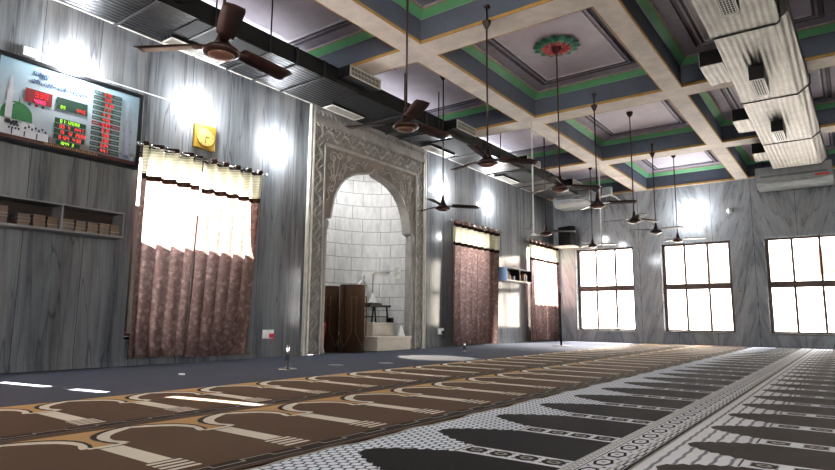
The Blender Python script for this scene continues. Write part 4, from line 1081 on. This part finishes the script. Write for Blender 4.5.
# ------------------------------------------------------------------ ceiling fans
def blade_mb():
    mb = MB(); n = 10
    def row(f):
        r = .15 + .45*f; w = .058 + .010*math.sin(min(1, f*1.6)*PI/2) - (.008*max(0, f - .93)/.07)
        tw = .24 - .08*f; z = .058 - .010*f
        return [(r, -w, z + w*math.sin(tw)), (r, 0, z + .006), (r, w, z - w*math.sin(tw))]
    for k in range(n):
        a, b_ = row(k/n), row((k+1)/n)
        for j in range(2): mb.poly([a[j], b_[j], b_[j+1], a[j+1]], 0, True)
    return mb
def fan_parts(root, zt, clamp):
    mb = MB(); mb.lathe([(.0, -.045), (.05, -.043), (.095, -.03), (.122, -.012), (.126, .004), (.118, .02), (.085, .045), (.05, .075), (.03, .12), (.022, .16), (.020, .20), (.0, .205)], (0,0,0), 28); mb.build('motor', M['fan'])
def make_fan():
    root = thing('ceiling_fan', 'x', 'ceiling fan', (0, 0, 0))
    def add(mb, nm, m, rz=0):
        o = mb.build(nm, m); o.parent = root; o.rotation_euler = (0, 0, rz); return o
    mb = MB(); mb.lathe([(.0, -.02), (.085, -.018), (.120, -.004), (.126, .010), (.112, .028), (.07, .055), (.045, .085), (.032, .12), (.024, .165), (.020, .20), (.0, .205)], (0,0,0), 28); add(mb, 'motor', M['fan'])
    mb = MB(); mb.lathe([(.0, -.040), (.03, -.038), (.06, -.032), (.085, -.022), (.09, -.014), (.0, -.014)], (0,0,0), 28); add(mb, 'rim_plate', M['fanrim'])
    for k in range(3):
        b = blade_mb(); o = b.build('blade', M['fanblade'], weld=True); o.parent = root; o.rotation_euler = (0, 0, k*2*PI/3)
        s = o.modifiers.new('Solidify', 'SOLIDIFY'); s.thickness = .005
        m2 = MB(); m2.prism([(.07, -.022), (.20, -.035), (.215, 0), (.20, .035), (.07, .022)], 2, -.003, .004); br = m2.build('blade_iron', M['fan']); br.parent = o; br.location = (0, 0, .05)
    return root
proto = make_fan()
def hang_rod(root, x, y, z, ztop, clamp):
    mb = MB(); mb.tube([(x, y, z + .19), (x, y, ztop)], .011, 8); mb.build('down_rod', M['fan'], root)
    if clamp:
        zc = H - .06
        mb = MB(); mb.lathe([(.014, -.05), (.03, -.02), (.052, .03), (.056, .05), (.014, .052)], (x, y, zc), 14); mb.build('canopy', M['fan'], root)
        mb = MB(); mb.box((x - .03, y - .02, ztop - .03), (x + .03, clamp, ztop)); mb.build('clamp', M['fan'], root)
    else:
        mb = MB(); mb.lathe([(.014, -.10), (.04, -.07), (.062, -.02), (.062, 0)], (x, y, ztop), 14); mb.build('canopy', M['fan'], root)
FANS = [(-3.35, 2.25, 2.39, 92, 2.37, 'near'), (-3.33, 4.30, 2.42, 82, 0, ''), (-3.30, 5.83, 2.40, 44, 5.87, ''), (-3.24, 7.81, 2.45, 42, 0, ''), (-3.23, 9.32, 2.45, 18, 9.36, ''), (-3.22, 11.3, 2.47, 62, 0, ''),
        (-3.21, 12.8, 2.45, 102, 12.85, ''), (-3.24, 14.87, 2.50, 16, 0, ''), (-5.20, 7.72, 2.36, 44, 0, ''), (-5.02, 11.3, 2.37, 16, 0, ''), (-5.32, 14.87, 2.50, 22, 0, '')]
FL = ['brown ceiling fan nearest the camera, over the sunlit curtain', 'brown ceiling fan in front of the carved head of the mihrab',
      'brown ceiling fan clamped to the beam just left of the flower rosette', 'brown ceiling fan hanging from the green and red flower rosette',
      'brown ceiling fan clamped to the second beam, just past the rosette fan', 'brown ceiling fan third from the right, in front of the far wall marble',
      'brown ceiling fan second from the right, clamped to the farthest beam', 'brown ceiling fan farthest right, just below the far wall lamp',
      'brown ceiling fan close to the prayer wall, right beside the mihrab', 'brown ceiling fan just left of the black loudspeaker', 'brown ceiling fan in front of the top of the first far window']
for k, ((x, y, z, ang, beam, _), lb) in enumerate(zip(FANS, FL)):
    r = proto if k == 0 else copy_tree(proto)
    r.location = (x, y, z); tag(r, lb, 'ceiling fan', 'ceiling fans on long rods')
    for ch in r.children:
        ch.rotation_euler.z += math.radians(ang - (0 if k == 0 else 92))
    bpy.context.view_layer.update()
    FANS[k] = (r, x, y, z, beam)
for (r, x, y, z, beam) in FANS: hang_rod(r, x, y, z, 4.38 if beam else H + .46, beam)
# rosette of plaster petals
ro = thing('ceiling_rosette', 'green and red plaster flower rosette in the middle of a ceiling panel', 'rosette', (-3.24, 7.81, H + .46))
def petals(n, r, w, z, name, m):
    mb = MB()
    for k in range(n):
        a = 2*PI*k/n; c, s = math.cos(a), math.sin(a); G = 6
        def P(i, j):
            f = i/G; g_ = (j/4 - .5)*2
            rr = r*(.35 + .65*f); ww = w*math.sin(PI*(.25 + .72*f)) * g_
            zz = H + .458 - z*(.35 + .65*math.sin(PI*f*.9)) * (1 - .55*g_*g_)
            return (-3.24 + rr*c - ww*s, 7.81 + rr*s + ww*c, zz)
        for i in range(G):
            for j in range(4): mb.poly([P(i,j), P(i+1,j), P(i+1,j+1), P(i,j+1)], 0, True)
    mb.build(name, m, ro)
petals(14, .345, .105, .05, 'outer_petals', plain('rosette_green', (70,146,118), .5))
petals(14, .29, .075, .065, 'inner_green_petals', plain('rosette_pale_green', (120,176,150), .5))
petals(12, .24, .075, .085, 'red_petals', plain('rosette_red', (214,108,112), .5))
mb = MB(); mb.lathe([(.0, -.13), (.035, -.125), (.06, -.10), (.07, -.06), (.07, 0)], (-3.24, 7.81, H + .458), 18); mb.build('boss', plain('rosette_boss', (110,40,48), .5), ro)

# hanging white conduits and dangling wires
for x, y, lb in ((-4.48, 9.55, 'white hanging conduit dropping from the second beam crossing'), (-4.46, 13.05, 'white hanging conduit with a small disc before the first far window')):
    t = thing('hanging_conduit', lb, 'pipe', (x, y, 2.08), 'white conduits hanging from beam crossings')
    mb = MB(); mb.tube([(x, y, H), (x, y, 2.13)], .014, 8); mb.build('tube', M['pipe'], t)
    mb = MB(); mb.lathe([(.0, 0), (.05, .006), (.055, .022), (.02, .045)], (x, y, 2.085), 14); mb.build('end_disc', M['pipe'], t)
for x, y, L_, lb in ((-5.0, 3.55, .40, 'dangling black wire with a connector over the nearest fan'), (-5.25, 6.5, .34, 'dangling black wire with a connector left of the first beam crossing'), (-5.3, 10.0, .32, 'dangling black wire with a connector left of the second beam crossing')):
    t = thing('dangling_wire', lb, 'wire', (x, y, H + .445 - L_))
    zt = H + .46
    mb = MB(); mb.tube([(x, y, zt), (x + .01, y + .01, zt - L_*.4), (x - .015, y, zt - L_*.75), (x, y, zt - L_)], .007, 6); mb.build('wire', M['cable'], t)
    mb = MB(); mb.box((x - .035, y - .02, zt - L_*.55), (x + .035, y + .02, zt - L_*.40)); mb.build('connector', M['cable'], t)
    mb = MB(); mb.tube([(x, y, zt - L_*.5), (x + .08, y + .05, zt - L_*.62), (x + .14, y + .05, zt - L_*.55)], .006, 6); mb.build('loose_end', M['cable'], t)

# short posts on the blue carpet
def post(x, y, h, label, m='chrome', base=.12):
    t = thing('floor_post', label, 'post', (x, y, .006), )
    mb = MB(); mb.lathe([(base, 0), (base, .008), (base*.8, .014), (.0, .016)], (x, y, .006), 20); mb.build('base', M[m], t)
    mb = MB(); mb.lathe([(.024, .012), (.024, h - .02), (.018, h - .005), (.0, h)], (x, y, .006), 12); mb.build('pole', M[m], t)
post(-5.31, 4.67, .27, 'short chrome post on a flat round base left of the mihrab')
post(-5.87, 9.45, .16, 'short chrome post below the unlit curtain', base=.07)
post(-5.52, 13.14, 1.24, 'dark slim floor stand before the far corner curtain', 'darkwood', .22)
mb = MB(); mb.prism([(-5.62, 3.50), (-5.56, 3.49), (-5.55, 3.53), (-5.60, 3.55)], 2, .007, .022); tag(mb.build('paper_scrap', M['paper']), 'tiny white paper scrap on the blue carpet below the curtain', 'paper')

for x, y, lb in ((-5.30, 5.46, 'small pale disc on the blue-grey carpet left of the bright patch'), (-5.05, 6.15, 'small pale disc on the blue-grey carpet beside the bright patch')):
    mb = MB(); mb.lathe([(.10, 0), (.10, .006), (.085, .010), (.0, .011)], (x, y, .0065), 20); tag(mb.build('floor_disc', M['shelf']), lb, 'disc')
# ------------------------------------------------------------------ light
w = bpy.data.worlds.new('sky'); sc.world = w; w.use_nodes = True
nt = w.node_tree; bg = nt.nodes['Background']
tc = nt.nodes.new('ShaderNodeTexCoord'); sepw = nt.nodes.new('ShaderNodeSeparateXYZ'); rp = nt.nodes.new('ShaderNodeValToRGB')
nt.links.new(tc.outputs[0], sepw.inputs[0]); nt.links.new(sepw.outputs[2], rp.inputs[0]); nt.links.new(rp.outputs[0], bg.inputs[0])
rp.color_ramp.elements[0].position = 0.; rp.color_ramp.elements[0].color = (1., .99, .97, 1)
rp.color_ramp.elements[1].position = .7; rp.color_ramp.elements[1].color = (.86, .92, 1., 1)
bg.inputs[1].default_value = 13
S = bpy.data.lights.new('sun', 'SUN'); S.energy = 130; S.angle = .009; S.color = (1, .96, .90)
so = bpy.data.objects.new('sun', S); COL.objects.link(so)
so.rotation_euler = Vector((1.72, .31, -1.748*.635)).to_track_quat('-Z', 'Z').to_euler(); so.location = (-30, 0, 30)
for y in (.8, 4.3, 7.9, 11.4):
    L = bpy.data.lights.new('duct_top_light', 'AREA'); L.shape = 'RECTANGLE'; L.size = .35; L.size_y = 2.4; L.energy = 4.5; L.color = (.93, .93, 1)  # hidden uplights added above the duct to brighten the left bays
    o = bpy.data.objects.new('duct_top_light', L); COL.objects.link(o); o.location = (-6.35, y, 4.19); o.rotation_euler = (PI, .0, 0)
L = bpy.data.lights.new('window_glare', 'SPOT'); L.energy = 14000; L.spot_size = math.radians(46); L.spot_blend = .5; L.shadow_soft_size = .5; L.color = (1, .95, .92)  # lamp added outside the far window to whiten the floor inside
o = bpy.data.objects.new('window_glare', L); COL.objects.link(o); o.location = (-5.5, 20.3, 4.4)
o.rotation_euler = (Vector((-5.8, 15.2, 0)) - o.location).to_track_quat('-Z', 'Y').to_euler()
# lamp in the crown of the mihrab recess
L = bpy.data.lights.new('niche_light', 'AREA'); L.shape = 'DISK'; L.size = .5; L.energy = 25; L.color = (.97, .99, 1)
o = bpy.data.objects.new('niche_light', L); COL.objects.link(o); o.location = (-7.55, 8.15, 3.75); o.rotation_euler = (0, 0, 0)

L = bpy.data.lights.new('niche_spot', 'SPOT'); L.energy = 3000; L.color = (1, .84, .62); L.spot_size = math.radians(17); L.spot_blend = .25; L.shadow_soft_size = .02  # added lamp for the bright carpet patch, whose real source is unknown
o = bpy.data.objects.new('niche_spot', L); COL.objects.link(o); o.location = (-7.5, 8.25, 3.1)
o.rotation_euler = (Vector((-5.3, 7.62, 0)) - o.location).to_track_quat('-Z', 'Y').to_euler()
sc.view_settings.view_transform = 'Standard'
sc.view_settings.look = 'Medium High Contrast'
sc.view_settings.exposure = 0
sc.cycles.max_bounces = 10; sc.cycles.diffuse_bounces = 6; sc.cycles.transparent_max_bounces = 12
sc.cycles.sample_clamp_indirect = 6
sc.cycles.use_denoising = True
